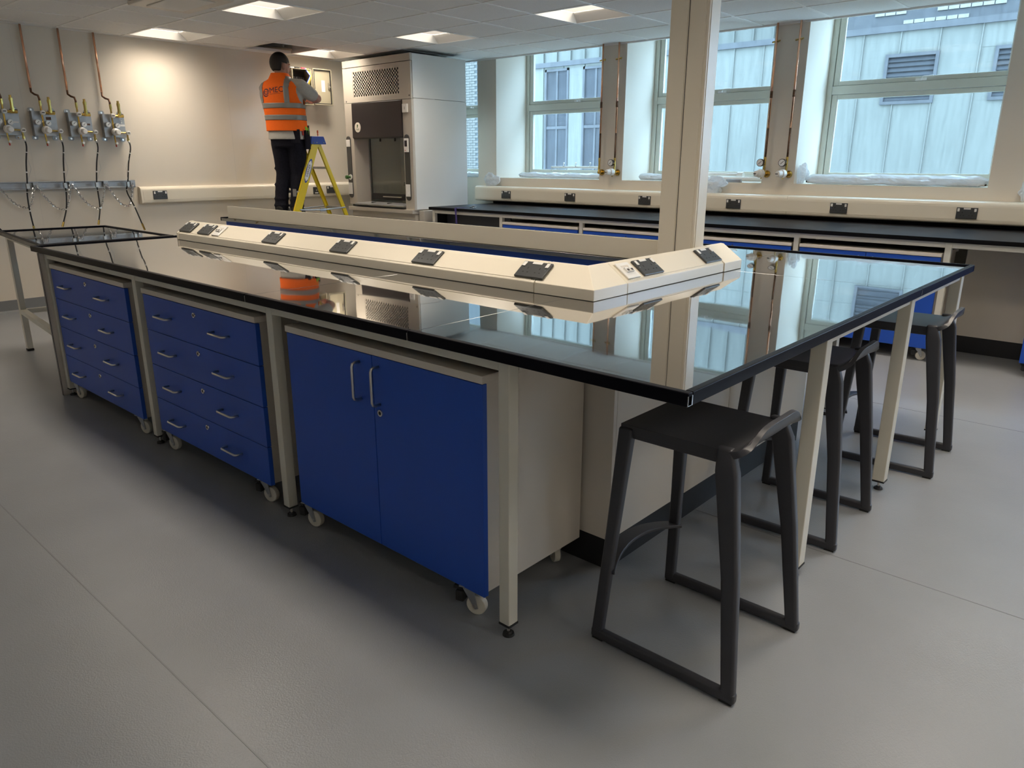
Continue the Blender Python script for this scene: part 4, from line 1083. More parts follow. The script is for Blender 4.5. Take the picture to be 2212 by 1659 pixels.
XH = XW+0.08
hp = [(0.935, (0.895, 0.885), 0.89, 0.74), (1.241, (1.21, 1.215), 1.13, 0.77), (1.547, (1.495, 1.50), 1.455, 0.77), (1.853, (1.79, 1.775), 1.895, 0.69)]
names = ['black hose from the leftmost manifold down past the galvanised rail', 'black hose from the second manifold, bowed towards the wall rail', 'black hose from the third manifold bending back near its end', 'black hose from the rightmost manifold swinging out to a brass end']
for (y0, (ya, yb), ye, ze), l in zip(hp, names):
    t = thing('gas_hose', l, 'hose', (XH, y0, 1.2), group='black hoses on the left wall')
    pts = []
    key = [(y0, 1.575), (y0+0.004, 1.50), (ya+(y0-ya)*0.45, 1.36), (ya, 1.17), (yb, 1.08), ((yb+ye)/2+(0.02 if ye < yb else -0.005), 0.93), (ye, ze)]
    # smooth curve through key points
    ks = np.array(key); tt = np.linspace(0, len(key)-1, 36)
    def cr(arr, t):
        i = int(min(max(math.floor(t), 0), len(arr)-2)); f = t-i
        p0_, p1_, p2_, p3_ = arr[max(i-1, 0)], arr[i], arr[i+1], arr[min(i+2, len(arr)-1)]
        return 0.5*((2*p1_)+(-p0_+p2_)*f+(2*p0_-5*p1_+4*p2_-p3_)*f*f+(-p0_+3*p1_-3*p2_+p3_)*f**3)
    for q in tt:
        y, z = cr(ks, q); pts.append((XH+0.012+0.02*math.sin(q), y, z))
    MB().tube(pts, 0.0065, n=8).build('hose', 'rubber', t, smooth=True)
    MB().tube([pts[0], pts[3]], 0.0095, n=8).build('ferrule', 'steel', t, smooth=True)
    MB().tube([pts[-3], pts[-1]], 0.010, n=8).build('hose_end', 'brass', t)
    for k in (8, 14, 22, 29): MB().tube([pts[k], (Vector(pts[k])+(Vector(pts[k+1])-Vector(pts[k]))*0.35)], 0.0085, n=8).build('cable_tie', 'white', t)
    a, b = pts[9], pts[17]
    MB().tube([a, (a[0]+0.01, (a[1]+b[1])/2+(0.03 if y0 < 1.8 else -0.035), (a[2]+b[2])/2), b], 0.0016, n=5).build('safety_wire', 'steel', t)
    B(XH-0.005, ya-0.012, 1.13, XH+0.028, ya+0.012, 1.175).build('hose_clip', 'steel', t)
t = thing('gas_hose', 'short brass hose end hanging at the left edge beside the table', 'hose', (XH, 0.62, 0.75))
MB().tube([(XH, 0.52, 0.95), (XH+0.02, 0.57, 0.84), (XH+0.03, 0.625, 0.76)], 0.0065, n=8).build('hose', 'rubber', t, smooth=True)
MB().cyl((XH+0.03, 0.625, 0.76), (XH+0.035, 0.66, 0.69), 0.012, n=8).cyl((XH+0.035, 0.66, 0.69), (XH+0.036, 0.665, 0.665), 0.008, n=8).build('hose_end', 'brass', t)
# galvanised strut rail and chains
rl = thing('cylinder_rail', 'galvanised steel strut rail holding loops of chain on the left wall', 'rail', (XW, 1.2, 1.15))
MB().prism([(XW, 1.118), (XW+0.038, 1.118), (XW+0.038, 1.126), (XW+0.018, 1.130), (XW+0.018, 1.178), (XW+0.038, 1.182), (XW+0.038, 1.190), (XW, 1.190)], 'y', 0.2, 1.885).build('strut_channel', 'zinc', rl, bev=0.001)
for y in (0.36, 0.67, 0.98, 1.29, 1.60, 1.86):
    o = MB().box(XW+0.036, y-0.022, 1.128, XW+0.041, y+0.022, 1.182).build('chain_bracket', 'zinc', rl)
    MB().cyl((XW+0.041, y-0.008, 1.155), (XW+0.048, y-0.008, 1.155), 0.007, n=8).build('bolt', 'chrome', o)
def chain(y0, y1, sag, label):
    t = thing('chain', label, 'chain', (XW+0.05, (y0+y1)/2, 1.0), 'loops of chain below the wall rail')
    m = MB(); n = 26; pts = []
    for i in range(n+1):
        u = i/n; y = y0+(y1-y0)*u; z = 1.155-sag*(1-((u-0.7)/(0.7 if u < 0.7 else 0.3))**2)
        pts.append(Vector((XW+0.055, y, z)))
    L = 0.032
    # resample by arc length
    acc = [0]
    for i in range(n): acc.append(acc[-1]+(pts[i+1]-pts[i]).length)
    cnt = int(acc[-1]/0.021)
    for k in range(cnt):
        s = (k+0.5)/cnt*acc[-1]; i = max(j for j in range(n) if acc[j] <= s); f = (s-acc[i])/(acc[i+1]-acc[i])
        p = pts[i].lerp(pts[i+1], f); d = (pts[i+1]-pts[i]).normalized()
        side = Vector((1, 0, 0)) if k % 2 else d.cross(Vector((1, 0, 0))).normalized()
        ring = [p+d*(0.016*math.cos(a))+side*(0.0095*math.sin(a)) for a in [2*PI*q/8 for q in range(8)]]
        m.tube(ring, 0.0030, n=4, closed=True)
    m.build('chain_links', 'chrome', t, kind='stuff')
for (a, b, s), l in zip(((0.67, 0.96, 0.20), (0.98, 1.27, 0.23), (1.29, 1.58, 0.23), (1.60, 1.85, 0.22)), ('leftmost loop of chain below the wall rail', 'second loop of chain from the left below the wall rail', 'third loop of chain from the left below the wall rail', 'rightmost loop of chain below the end of the wall rail')): chain(a, b, s, l)
# ------------------------------------------------------------------ electrical enclosure
eb = thing('electrical_enclosure', 'beige wall enclosure with its door open in front of the worker', 'enclosure', (-7.33, 3.87, 2.2))
bx0, bx1, by0, by1, bz0, bz1 = XW+0.001, -7.25, 3.74, 4.01, 2.010, 2.400
MB().box(bx0, by0, bz0, bx0+0.004, by1, bz1).build('back_plate', 'darkgrey', eb)  # back coloured dark to stand for the dark inside of the box
MB().box(bx0, by0, bz0, bx1, by0+0.006, bz1).box(bx0, by1-0.006, bz0, bx1, by1, bz1).box(bx0, by0, bz0, bx1, by1, bz0+0.006).box(bx0, by0, bz1-0.006, bx1, by1, bz1).box(bx1-0.012, by0+0.006, bz0+0.006, bx1, by0+0.018, bz1-0.006).box(bx1-0.012, by1-0.016, bz0+0.006, bx1, by1-0.006, bz1-0.006).build('box_shell', 'cabinet', eb, bev=0.002)
m = MB()
for k in range(6): m.box(bx0+0.01, by0+0.05+k*0.03, 2.24, bx0+0.07, by0+0.074+k*0.03, 2.32)
m.build('breaker', 'hooddark', eb, bev=0.002)
MB().box(bx0+0.01, by0+0.04, 2.08, bx0+0.05, by0+0.2, 2.13).build('terminal_block', 'hooddark', eb)
for k, (c, o) in enumerate((('wire', 0.0), ('wire', 0.02), ('white', 0.035), ('ladblue', 0.05))):
    MB().tube([(bx0+0.05, by1-0.06-o, 2.10), (bx1-0.02, by1-0.05-o, 2.2), (bx1+0.02, by1-0.02-o*0.4, 2.33), (bx1-0.02, by1-0.03-o, 2.41)], 0.005, n=6).build('cable', c, eb, smooth=True)
# door swung open towards the viewer
dr = thing('door', None, None); dr.parent = eb
A = Vector((-7.245, 4.018, 0)); Bp = Vector((-7.235, 4.272, 0)); dirv = (Bp-A).normalized(); nrm = Vector((dirv.y, -dirv.x, 0))
Md = axes(dirv, (0, 0, 1), nrm, (A.x, A.y, 2.018))
wd = (Bp-A).length
MB().box(0.0, 0.0, -0.012, wd, 0.40, -0.008, Md).box(0, 0, -0.012, 0.010, 0.40, 0.006, Md).box(wd-0.010, 0, -0.012, wd, 0.40, 0.006, Md).box(0, 0, -0.012, wd, 0.010, 0.006, Md).box(0, 0.39, -0.012, wd, 0.40, 0.006, Md).build('door_leaf', 'cabinet', dr, bev=0.002)
MB().box(0.012, 0.012, -0.0078, 0.022, 0.388, 0.001, Md).box(wd-0.022, 0.012, -0.0078, wd-0.012, 0.388, 0.001, Md).box(0.022, 0.012, -0.0078, wd-0.022, 0.020, 0.001, Md).box(0.022, 0.38, -0.0078, wd-0.022, 0.388, 0.001, Md).build('door_seal', 'rubber', dr)
MB().box(0.115, 0.15, -0.0078, 0.16, 0.275, -0.006, Md).build('door_label', 'white', dr)
MB().box(wd-0.05, 0.18, -0.0078, wd-0.035, 0.25, 0.004, Md).cyl((wd-0.042, 0.205, 0.0), (wd-0.042, 0.205, 0.02), 0.010, n=10, M=Md).build('door_lock', 'steel', dr)
for k, (nm, c, y) in enumerate((('black handled screwdriver lying on top of the open enclosure', 'darkdetail', 3.83), ('red handled screwdriver lying on top of the open enclosure', 'redbright', 3.91))):
    t = thing('screwdriver', nm, 'screwdriver', (-7.31, y, 2.401))
    MB().cyl((-7.31, y-0.005, 2.413), (-7.31, y+0.045, 2.413), 0.012, 0.010, n=10).cyl((-7.31, y+0.045, 2.413), (-7.31, y+0.058, 2.413), 0.008, 0.012, n=10).build('handle', c, t)
    MB().cyl((-7.31, y-0.06, 2.413), (-7.31, y-0.005, 2.413), 0.003, n=8).build('blade', 'steel', t)

# ------------------------------------------------------------------ step ladder
ld = thing('step_ladder', 'yellow step ladder with blue top cap under the worker', 'ladder', (-6.75, 3.6, 0))
xn, xf = -6.55, -6.94
FY = lambda z: 2.895+0.400*z      # front stile centre line
RY = lambda z: 4.205-0.402*z      # rear leg centre line
def stile(x, fy, half, z0, z1, s, name, dep=0.028):
    # channel section, web outside (s=+1 near side), flanges inwards
    m = MB()
    def para(xa, xb, ya, yb):
        vs = []
        for z in (z0, z1):
            for (xx, yy) in ((xa, ya), (xb, ya), (xb, yb), (xa, yb)): vs.append((xx, fy(z)+yy, z))
        m.add(vs, [(0, 3, 2, 1), (4, 5, 6, 7), (0, 1, 5, 4), (1, 2, 6, 5), (2, 3, 7, 6), (3, 0, 4, 7)])
    para(x-0.004, x, -half, half) if s > 0 else para(x, x+0.004, -half, half)
    xi = x-s*dep
    a, b = min(x, xi), max(x, xi)
    para(a, b, -half, -half+0.004); para(a, b, half-0.004, half)
    return m.build(name, 'yellow', ld, bev=0.0015)
nst = stile(xn, FY, 0.046, 0.0, 1.60, 1, 'front_stile')
stile(xf, FY, 0.046, 0.0, 1.60, -1, 'front_stile')
stile(xn-0.02, RY, 0.024, 0.0, 1.60, 1, 'rear_leg', 0.022)
stile(xf+0.02, RY, 0.024, 0.0, 1.60, -1, 'rear_leg', 0.022)
for z in (0.27, 0.535, 0.80, 1.065, 1.33):
    B(xf+0.006, FY(z)-0.05, z-0.025, xn-0.006, FY(z)+0.045, z).build('step', 'zinc', ld, bev=0.003)
for z in (1.305, 0.86, 0.35):
    B(xf+0.035, RY(z)-0.012, z-0.012, xn-0.035, RY(z)+0.012, z+0.012).build('rear_brace', 'zinc', ld)
for x in (xn+0.003, xf-0.003):
    MB().tube([(x, FY(0.865)+0.02, 0.865), (x, 3.56, 0.852)], 0.009, n=6).tube([(x, 3.54, 0.852), (x, RY(0.87), 0.868)], 0.009, n=6).build('spreader', 'zinc', ld)
B(xn+0.0, 3.52, 0.835, xn+0.008, 3.60, 0.872).build('spreader_joint', 'zinc', ld, bev=0.002)
cp = MB(); z0, z1 = 1.555, 1.638
vs = [(xf-0.012, 3.455, z0), (xn+0.012, 3.455, z0), (xn+0.012, 3.655, z0), (xf-0.012, 3.655, z0), (xf+0.004, 3.480, z1), (xn-0.002, 3.480, z1), (xn-0.002, 3.636, z1), (xf+0.004, 3.636, z1)]
cp.add(vs, [(0, 3, 2, 1), (4, 5, 6, 7), (0, 1, 5, 4), (1, 2, 6, 5), (2, 3, 7, 6), (3, 0, 4, 7)])
co = cp.build('top_cap', 'ladblue', ld, bev=0.006)
for y in (3.49, 3.53, 3.62): MB().cyl((xn+0.008, y, 1.573), (xn+0.014, y, 1.572), 0.006, n=8).build('rivet', 'steel', co)
# oval maker label on the near stile
ang = math.atan2(1.0, 0.400)
def stM(z, off): return axes((0, 0.400, 1.0), (0, -1.0, 0.400), (1, 0, 0), (xn+off, FY(z), z))
zl = 1.275
L1 = MB(); pts = [(0.135*math.cos(2*PI*k/36), 0.030*math.sin(2*PI*k/36)) for k in range(36)]
L1.prism(pts, 'z', 0.0, 0.0012, stM(zl, 0.0005)); lo = L1.build('maker_label', 'ladblue', nst)
L2 = MB(); pts = [(-0.118, 0), (-0.085, 0.021), (0.085, 0.021), (0.118, 0), (0.085, -0.021), (-0.085, -0.021)]
L2.prism(pts, 'z', 0.0, 0.0008, stM(zl, 0.0018)); L2.build('label_field', 'white', lo)
textmb('WERNER', 0.036, stM(zl, 0.0032)).build('lettering', 'hole', lo)
sd = thing('screwdriver', 'upright orange screwdriver in the top cap of the ladder', 'screwdriver', (-6.60, 3.592, 1.638))
MB().lathe([(0.0, 0.004), (0.01, 0.004), (0.012, 0.008), (0.03, 0.006), (0.04, 0.009), (0.058, 0.009), (0.064, 0.005)], (-6.60, 3.592, 1.638), (0, 0, 1), n=12).build('handle', 'redorange', sd)
MB().cyl((-6.60, 3.592, 1.62), (-6.60, 3.592, 1.65), 0.003, n=6).build('blade', 'steel', sd)

# ------------------------------------------------------------------ worker
def remesh(mb, name, m, parent, vox=0.011, sm=4, fac=0.5):
    o = mb.build(name, m, None, fix=True)
    r = o.modifiers.new('r', 'REMESH'); r.mode = 'VOXEL'; r.voxel_size = vox
    s = o.modifiers.new('s', 'SMOOTH'); s.iterations = sm; s.factor = fac
    bpy.context.view_layer.update()
    me = bpy.data.meshes.new_from_object(o.evaluated_get(bpy.context.evaluated_depsgraph_get()))
    me.name = name
    old = o.data; o.modifiers.clear(); o.data = me; bpy.data.meshes.remove(old)
    for p in me.polygons: p.use_smooth = True
    if not me.materials: me.materials.append(MT[m] if isinstance(m, str) else m)
    o.parent = parent
    return o
def limb(mb, pts, rs, n=14):
    for k in range(len(pts)-1):
        mb.cyl(pts[k], pts[k+1], rs[k], rs[k+1], n=n)
    for p, r in zip(pts, rs): mb.sph(p, r, nu=n, nv=10)
    return mb
def loftpts(st, n=48, nz=40, grow=0.0, p=2.5):
    st = np.array(st); zs = np.linspace(st[0, 0], st[-1, 0], nz)
    out = []
    for z in zs:
        cx, cy, rx, ry = [np.interp(z, st[:, 0], st[:, k]) for k in range(1, 5)]
        ring = []
        for i in range(n):
            a = 2*PI*i/n; c, s = math.cos(a), math.sin(a)
            ring.append((cx+(rx+grow)*math.copysign(abs(c)**(2/p), c), cy+(ry+grow)*math.copysign(abs(s)**(2/p), s), z))
        out.append(ring)
    return out
def loft(mb, st, **k):
    rings = loftpts(st, **k); n = len(rings[0]); vs = [p for r in rings for p in r]; fs = []
    for j in range(len(rings)-1): fs += [(j*n+i, j*n+(i+1) % n, (j+1)*n+(i+1) % n, (j+1)*n+i) for i in range(n)]
    fs += [tuple(range(n-1, -1, -1)), tuple(range((len(rings)-1)*n, len(rings)*n))]
    return mb.add(vs, fs)

pz = thing('person', 'person in orange hi-vis vest working at the open wall enclosure from a ladder', 'person', (0, 0, 0))
# local frame: +y is the way the worker faces, +x his right, z up from the soles
TORSO = [(0.80, 0.00, 0.00, 0.190, 0.135), (0.90, 0.0, 0.0, 0.195, 0.142), (1.00, -0.005, 0.0, 0.192, 0.140), (1.12, -0.012, -0.005, 0.200, 0.138), (1.24, -0.022, -0.010, 0.212, 0.132), (1.32, -0.028, -0.012, 0.210, 0.120), (1.38, -0.032, -0.010, 0.165, 0.090), (1.42, -0.034, -0.005, 0.095, 0.070), (1.445, -0.035, 0.0, 0.068, 0.062)]
shR, elR, wrR = (0.185, -0.005, 1.325), (0.300, 0.150, 1.225), (0.150, 0.350, 1.215)
shL, elL, wrL = (-0.185, 0.020, 1.325), (-0.185, 0.245, 1.190), (-0.060, 0.390, 1.290)
hd = Vector((-0.030, 0.035, 1.545))
body = MB()
hrot = Matrix.Translation(hd) @ Matrix.Rotation(-0.62, 4, 'Z') @ Matrix.Rotation(-0.12, 4, 'X')
body.sph((0, -0.012, 0.012), 0.076, 0.094, 0.100, nu=20, nv=14, M=hrot)        # cranium
body.sph((0, 0.030, -0.045), 0.058, 0.062, 0.070, nu=16, nv=12, M=hrot)        # face and jaw
body.sph((0, 0.058, -0.095), 0.030, 0.028, 0.026, nu=12, nv=8, M=hrot)         # chin
body.cyl((0, 0.082, 0.010), (0, 0.108, -0.032), 0.009, 0.015, n=10, M=hrot)    # nose
body.sph((0, 0.104, -0.030), 0.014, 0.012, 0.011, nu=10, nv=8, M=hrot)
for s in (-1, 1):
    body.sph((s*0.084, -0.010, -0.014), 0.013, 0.024, 0.036, nu=12, nv=10, M=hrot)
    body.sph((s*0.040, 0.072, 0.022), 0.024, 0.012, 0.009, nu=10, nv=8, M=hrot)  # brow
body.sph((0, 0.088, -0.064), 0.024, 0.010, 0.009, nu=10, nv=8, M=hrot)         # lips
body.cyl((-0.035, 0.0, 1.36), (hd.x, hd.y-0.015, hd.z-0.02), 0.066, 0.056, n=18)
loft(body, [(a, b, c, d-0.02, e-0.02) for a, b, c, d, e in TORSO])
limb(body, [(-0.035, 0, 1.36), shR, elR, wrR], [0.06, 0.058, 0.046, 0.032])
limb(body, [(-0.035, 0, 1.36), shL, elL, wrL], [0.06, 0.058, 0.046, 0.032])
for hx, hp_ in ((1, [(0.095, 0.0, 0.83), (0.076, 0.042, 0.45), (0.040, -0.010, 0.08)]), (-1, [(-0.095, 0.0, 0.83), (-0.110, 0.015, 0.45), (-0.127, -0.028, 0.08)])):
    limb(body, hp_, [0.088, 0.056, 0.042])
def hand(mb, w, d, upv, side):
    d = Vector(d).normalized(); upv = (Vector(upv)-d*d.dot(Vector(upv))).normalized(); lat = d.cross(upv)
    w = Vector(w)
    for k in range(4):
        a = w+lat*((k-1.5)*0.006); b = w+d*0.085+lat*((k-1.5)*0.020)
        limb(mb, [a, b], [0.017, 0.0135], n=10)
        ln = (0.066, 0.078, 0.072, 0.056)[k]
        p1 = b+d*ln*0.5-upv*0.008; p2 = p1+d*ln*0.26-upv*ln*0.26; p3 = p2+d*ln*0.05-upv*ln*0.28
        limb(mb, [b, p1, p2, p3], [0.0098, 0.0090, 0.0082, 0.0074], n=8)
    t0 = w+d*0.025+lat*side*0.022; t1 = t0+d*0.030+lat*side*0.030-upv*0.012; t2 = t1+d*0.034+lat*side*0.006-upv*0.014
    limb(mb, [t0, t1, t2], [0.014, 0.011, 0.0085], n=8)
hand(body, wrR, (-0.35, 0.9, 0.25), (0, 0, 1), -1)
hand(body, wrL, (0.30, 0.9, 0.30), (0, 0, 1), 1)
bo = remesh(body, 'body', 'skin', pz, vox=0.0075, sm=3)
for s in (-1, 1):
    e = MB().sph((s*0.031, 0.080, 0.004), 0.0115, nu=10, nv=8, M=hrot).build('eye', 'gaugeface', None, smooth=True); e.parent = bo
    e2 = MB().sph((s*0.031, 0.0905, 0.004), 0.0045, nu=8, nv=6, M=hrot).build('iris', 'hair', None, smooth=True); e2.parent = bo
tt_ = MB(); limb(tt_, [Vector(elR)+(Vector(wrR)-Vector(elR))*0.02, Vector(elR)+(Vector(wrR)-Vector(elR))*0.42], [0.0465, 0.0415])
to = remesh(tt_, 'tattooed_forearm', 'tattoo', bo, vox=0.008, sm=2); to['label'] = 'tattooed right forearm'
# hair cap: cranium shell above the hairline
hm = MB(); hm.sph((0, -0.018, 0.020), 0.083, 0.098, 0.104, nu=26, nv=18, M=Matrix())
keep = []
hv = hm.v
hair = MB(); idx = {}
fs = []
for f in hm.f:
    c = sum((Vector(hv[i]) for i in f), Vector())/len(f)
    ok = c.z > (0.045 if c.y > 0.035 else (0.012 if c.y > 0.0 else -0.062+max(0, c.y+0.03)*1.2))
    if abs(c.x) > 0.055 and c.y > -0.040 and c.z < 0.022: ok = False
    if ok: fs.append(f)
hair.add(hv, fs, hrot)
ho = hair.build('hair', 'hair', None, smooth=True); ho.parent = bo
sl = ho.modifiers.new('solid', 'SOLIDIFY'); sl.thickness = 0.012; sl.offset = 0.3
# shirt
sm_ = MB(); loft(sm_, [(0.800, 0, 0, 0.200, 0.152)]+TORSO[1:], grow=0.002)
def at_(a, b, f): return tuple(Vector(a)+(Vector(b)-Vector(a))*f)
limb(sm_, [(-0.035, 0, 1.345), shR, at_(shR, elR, 0.55), at_(shR, elR, 0.68)], [0.080, 0.084, 0.074, 0.068])
limb(sm_, [(-0.035, 0, 1.345), shL, at_(shL, elL, 0.55), at_(shL, elL, 0.70)], [0.072, 0.070, 0.068, 0.066])
so_ = remesh(sm_, 't_shirt', 'shirt', pz, vox=0.010, sm=4)
# trousers
tm = MB()
loft(tm, [(0.72, 0.0, 0.0, 0.172, 0.125), (0.80, 0.0, 0.0, 0.186, 0.134), (0.87, 0.0, 0.0, 0.172, 0.124)])
RL = [(0.088, 0.0, 0.76), (0.083, 0.020, 0.62), (0.064, 0.045, 0.44), (0.055, 0.015, 0.25), (0.040, -0.010, 0.075)]
LL = [(-0.088, 0.0, 0.76), (-0.086, 0.010, 0.62), (-0.092, 0.018, 0.44), (-0.120, -0.005, 0.25), (-0.128, -0.028, 0.075)]
limb(tm, RL, [0.104, 0.096, 0.080, 0.074, 0.072], n=18)
limb(tm, LL, [0.104, 0.094, 0.078, 0.073, 0.072], n=18)
for z, x, y in ((0.16, 0.048, 0.0), (0.10, 0.042, -0.008), (0.18, -0.124, -0.018), (0.11, -0.127, -0.026), (0.46, 0.076, 0.042), (0.50, -0.108, 0.015), (0.40, 0.072, 0.036), (0.30, 0.060, 0.02), (0.33, -0.117, 0.005)):
    tm.sph((x, y, z), 0.084, 0.080, 0.022, nu=16, nv=8)
tro = remesh(tm, 'work_trousers', 'navy', pz, vox=0.011, sm=3)
MB().box(0.205, -0.055, 0.70, 0.225, 0.065, 0.895).build('holster_pocket', 'navy', None, bev=0.006).parent = tro
MB().box(-0.02+0.10, -0.128, 0.76, 0.19, -0.118, 0.90).build('back_pocket', 'navy', None, bev=0.004).parent = tro
for k, (c, x, y, h_) in enumerate((('green', 0.217, -0.02, 0.93), ('green', 0.217, 0.03, 0.92), ('red', 0.200, -0.065, 0.90), ('hooddark', 0.215, 0.055, 0.945))):
    o = MB().cyl((x, y, 0.84), (x, y, h_), 0.008, 0.010, n=10).build('pocket_tool', c, None); o.parent = tro
MB().box(0.032, -0.066, 0.205, 0.072, -0.0585, 0.285).build('reflective_patch', 'hivis', None).parent = tro
# boots
for (x, y) in ((0.040, -0.010), (-0.128, -0.028)):
    b_ = MB(); b_.sph((x, y-0.015, 0.075), 0.058, 0.062, 0.072, nu=16, nv=10); b_.sph((x, y+0.075, 0.045), 0.052, 0.10, 0.045, nu=16, nv=10); b_.box(x-0.046, y-0.065, 0.001, x+0.046, y+0.155, 0.022)
    remesh(b_, 'boot', 'boot', pz, vox=0.009, sm=3)
# hi-vis vest: a shell over the torso with arm holes, open neck
V = [(0.885, 0, 0, 0.212, 0.160), (1.00, -0.005, 0.0, 0.207, 0.156), (1.12, -0.012, -0.005, 0.212, 0.152), (1.24, -0.022, -0.010, 0.224, 0.146), (1.32, -0.028, -0.012, 0.226, 0.134), (1.365, -0.031, -0.011, 0.190, 0.112), (1.405, -0.033, -0.006, 0.118, 0.090), (1.465, -0.035, 0.0, 0.083, 0.078)]
def vest_part(z0, z1, grow, name, m, par, amin=None, amax=None, holes=True, thick=0.004, nz=70, n=120):
    rings = loftpts(V, n=n, nz=nz, grow=grow); vs = [p for r in rings for p in r]; fs = []
    for j in range(nz-1):
        for i in range(n):
            f = (j*n+i, j*n+(i+1) % n, (j+1)*n+(i+1) % n, (j+1)*n+i)
            c = sum((Vector(vs[q]) for q in f), Vector())/4
            if c.z < z0 or c.z > z1: continue
            if holes:
                for sx in (-1, 1):
                    xr = c.x+0.028
                    if sx*xr > 0.10 and ((c.y+0.0)/0.105)**2+((c.z-1.275)/0.125)**2 < 1: break
                else: pass_ = True
                hit = any(sx*(c.x+0.028) > 0.10 and ((c.y)/0.100)**2+((c.z-1.275)/0.122)**2 < 1 for sx in (-1, 1))
                if hit: continue
            if amin is not None:
                if not (amin <= c.x+0.03 <= amax and c.y < 0): continue
            # vee neck at the front
            if c.y > 0.02 and abs(c.x+0.03) < (c.z-1.22)*0.35: continue
            fs.append(f)
    used = sorted({i for f in fs for i in f}); mp = {q: k for k, q in enumerate(used)}
    mb = MB().add([vs[q] for q in used], [tuple(mp[q] for q in f) for f in fs])
    o = mb.build(name, m, None, smooth=True)
    s = o.modifiers.new('solid', 'SOLIDIFY'); s.thickness = thick; s.offset = -1
    o.parent = par
    return o
vo = vest_part(0.885, 1.5, 0.004, 'hi_vis_vest', 'orange', pz)
vest_part(0.995, 1.045, 0.009, 'reflective_band', 'hivis', vo, thick=0.003)
vest_part(1.115, 1.165, 0.009, 'reflective_band', 'hivis', vo, thick=0.003)
vest_part(1.160, 1.43, 0.009, 'reflective_brace', 'hivis', vo, amin=0.085, amax=0.140, thick=0.003)
vest_part(1.160, 1.43, 0.009, 'reflective_brace', 'hivis', vo, amin=-0.205, amax=-0.155, thick=0.003)
def project(mb, gap):
    """wrap lettering on to the back of the vest"""
    out = []
    st = np.array(V)
    for (x, y, z) in mb.v:
        cx, cy, rx, ry = [np.interp(z, st[:, 0], st[:, k]) for k in range(1, 5)]
        q = min(0.98, abs((x-cx)/(rx+0.004))); yy = cy-(ry+0.004)*(1-q**2.5)**(1/2.5)
        out.append((x, yy-gap-(0.001 if y < 0 else 0), z))
    mb.v = out
    return mb
lx0, lz0 = -0.150, 1.262
Mt = axes((1, 0, 0.10), (-0.10, 0, 1), (0, -1, 0), (lx0+0.128, 0, lz0+0.026))
tx = textmb('MEC', 0.078, Mt, depth=0.0)
ring = MB()
for (r0, r1, a0, a1, oz) in ((0.031, 0.039, 0.3, 5.6, 0), (0.020, 0.027, 2.2, 7.4, 0.002), (0.010, 0.0150, 0.0, 6.28, 0)):
    k = 26; vs = []; fs = []
    for i in range(k+1):
        a = a0+(a1-a0)*i/k
        for r in (r0, r1+(0.003*math.sin((a-a0)*2) if r1 > 0.02 else 0)): vs.append((lx0+0.012+r*math.cos(a), 0, lz0+oz+r*math.sin(a)))
    for i in range(k): fs.append((2*i, 2*i+1, 2*i+3, 2*i+2))
    ring.add(vs, fs)
k = 14
ring.add([(lx0+0.055+0.12*i/k, 0, lz0-0.016+0.010*i/k+d) for i in range(k+1) for d in (0, 0.0022)], [(2*i, 2*i+1, 2*i+3, 2*i+2) for i in range(k)])
for mb, nm in ((tx, 'lettering'), (ring, 'logo_ring')):
    o = project(mb, 0.0015).build(nm, 'logo', None, fix=False); o.parent = vo
pz.location = (-6.70, FY(0.80)+0.065, 0.8005)
pz.rotation_euler = (0, 0, 0.60)

# ------------------------------------------------------------------ outside
ob = thing('outside_building', 'teal metal-clad building with grey windows seen through the lab windows', 'building', (-4, 10.3, 0))
YO = 10.0
fx0, fx1, pw = -9.6, 2.2, 0.47
wins_o = [(-8.62, -8.07, 0.9, 2.985), (-7.75, -7.20, 0.9, 2.975)]
lou = [(-2.71, -2.06, 2.12, 2.75), (-1.44, -0.79, 2.12, 2.75)]
B(fx0, YO+0.02, -3.0, fx1, YO+0.5, 3.03).build('core_wall', 'clad', ob)
x = fx0; row = [(-3.0, -0.4), (-0.396, 2.396), (2.40, 3.02)]
k = 0
while x < fx1-0.05:
    a, b = x+0.006, x+pw-0.006
    for (z0, z1) in row:
        cut = [(q[0], q[1], q[2], q[3]) for q in wins_o+lou if q[0] < b and q[1] > a and q[2] < z1 and q[3] > z0]
        z = z0
        segs = [(z0, z1)]
        for q in cut:
            ns = []
            for (s0, s1) in segs:
                if q[2] > s0: ns.append((s0, min(s1, q[2])))
                if q[3] < s1: ns.append((max(s0, q[3]), s1))
            segs = ns
        for (s0, s1) in segs:
            if s1-s0 > 0.01: B(a, YO-0.012-0.004*(k % 2), s0, b, YO+0.02, s1).build('cladding_panel', 'clad', ob)
        if cut:
            zc0, zc1 = max(z0, cut[0][2]), min(z1, cut[0][3]); c = a
            for q in sorted(cut)+[(b, b, 0, 0)]:
                if q[0]-c > 0.01: B(c, YO-0.012, zc0, q[0], YO+0.02, zc1).build('cladding_panel', 'clad', ob)
                c = max(c, q[1])
    blk = [q for q in wins_o+lou if q[0]-0.02 < x < q[1]+0.02]
    zt = 3.02
    for q in blk:
        if q in lou: B(x-0.006, YO-0.035, q[3], x+0.006, YO, 3.02).build('standing_seam', 'clad', ob)
        zt = q[2]
    B(x-0.006, YO-0.035, -3.0, x+0.006, YO, zt).build('standing_seam', 'clad', ob)
    x += pw; k += 1
B(fx0, YO-0.06, 3.02, fx1, YO+0.5, 3.10).build('parapet_coping', 'cladgrey', ob)
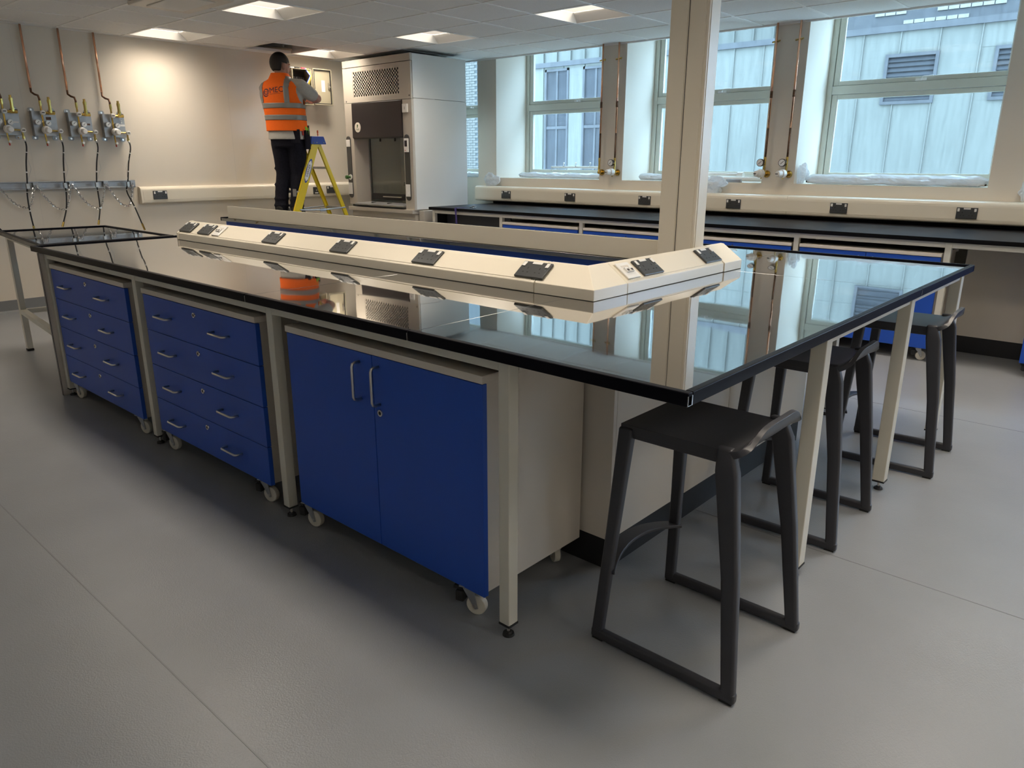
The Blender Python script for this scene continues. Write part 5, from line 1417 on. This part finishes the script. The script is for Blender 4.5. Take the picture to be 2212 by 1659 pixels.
for (a, b, z0, z1) in wins_o:
    o = B(a, YO+0.0, z0, b, YO+0.019, z1).build('far_window', 'cladwin', ob)
    MB().box(a, YO-0.03, z0, a+0.04, YO, z1).box(b-0.04, YO-0.03, z0, b, YO, z1).box(a, YO-0.03, z1-0.04, b, YO, z1).box((a+b)/2-0.02, YO-0.015, z0, (a+b)/2+0.02, YO, z1).box(a, YO-0.02, 1.95, b, YO, 2.0).build('far_window_frame', 'cladgrey', o)
for (a, b, z0, z1) in lou:
    o = MB().box(a, YO-0.045, z0, a+0.04, YO+0.02, z1).box(b-0.04, YO-0.045, z0, b, YO+0.02, z1).box(a+0.04, YO-0.045, z1-0.04, b-0.04, YO+0.02, z1).box(a+0.04, YO-0.045, z0, b-0.04, YO+0.02, z0+0.04).box(a+0.04, YO+0.0, z0+0.04, b-0.04, YO+0.018, z1-0.04).build('louvre_frame', 'cladgrey', ob)
    n = 9
    for i in range(n):
        z = z0+0.04+(z1-z0-0.08)*i/n; hgt = (z1-z0-0.08)/n
        MB().prism([(YO-0.028, z+0.002), (YO-0.028, z+0.012), (YO-0.001, z+hgt-0.004), (YO-0.001, z+hgt-0.014)], 'x', a+0.04, b-0.04).build('louvre_slat', 'cladwin', o)
STRIPS = ((-3.02, -2.15, 3.288, 3.408), (-3.44, -2.99, 3.489, 3.60), (-2.58, -1.71, 3.48, 3.60), (-0.9, 0.3, 3.30, 3.42), (-3.3, -2.3, 4.2, 4.33), (-1.9, -0.6, 4.5, 4.63), (-3.6, -2.6, 5.1, 5.23))
# taller block set back behind, grey with white tile strips
ub = thing('outside_block', 'grey-blue block with white tile strips rising behind the teal building', 'building', (-1, 11.5, 3))
B(-4.35, 11.6, -3.0, 2.6, 12.2, 6.8).build('block_wall', 'cladgrey', ub)
for (a, b, z0, z1) in STRIPS:
    n = max(2, int(round((b-a)/0.145))); r = 2 if z0 < 3.4 else 1
    for i in range(n):
        for j in range(r):
            B(a+(b-a)*i/n+0.006, 11.58, z0+(z1-z0)*j/r+0.005, a+(b-a)*(i+1)/n-0.006, 11.6, z0+(z1-z0)*(j+1)/r-0.005).build('white_tile', 'clwhite', ub)
vb = thing('outside_annexe', 'bright teal upper storey with vertical seams behind the parapet', 'building', (-7, 11.8, 3))
B(-10.5, 11.8, -3.0, -4.36, 12.3, 6.8).build('annexe_wall', 'clad', vb)
x = -10.5
while x < -4.4:
    B(x-0.008, 11.75, 2.0, x+0.008, 11.8, 6.8).build('standing_seam', 'clad', vb); x += 0.36
bb = thing('outside_brick_wing', 'pale brick building far outside the window beside the fume hood', 'building', (-17, 16.0, 0))
B(-21.0, 16.0, -3.0, -14.6, 16.5, 8.0).build('brick_wall', 'mortar', bb)
first = MB().box(-17, 16, 0, -16.785, 16.014, 0.062).build('brick', 'brick', bb)
n = 0
for r in range(60):
    z = 0.2+r*0.075
    for q in range(4):
        x = -17.25+q*0.227+(0.11 if r % 2 else 0)
        o = first if n == 0 else first.copy()
        if n: COL.objects.link(o)
        o.parent = bb; o.location = Vector((x, 15.986, z))-bb.location; n += 1
struct(B(-22, 6.4, -3.2, 5, 17, -3.0).build('outside_ground', 'ground'))
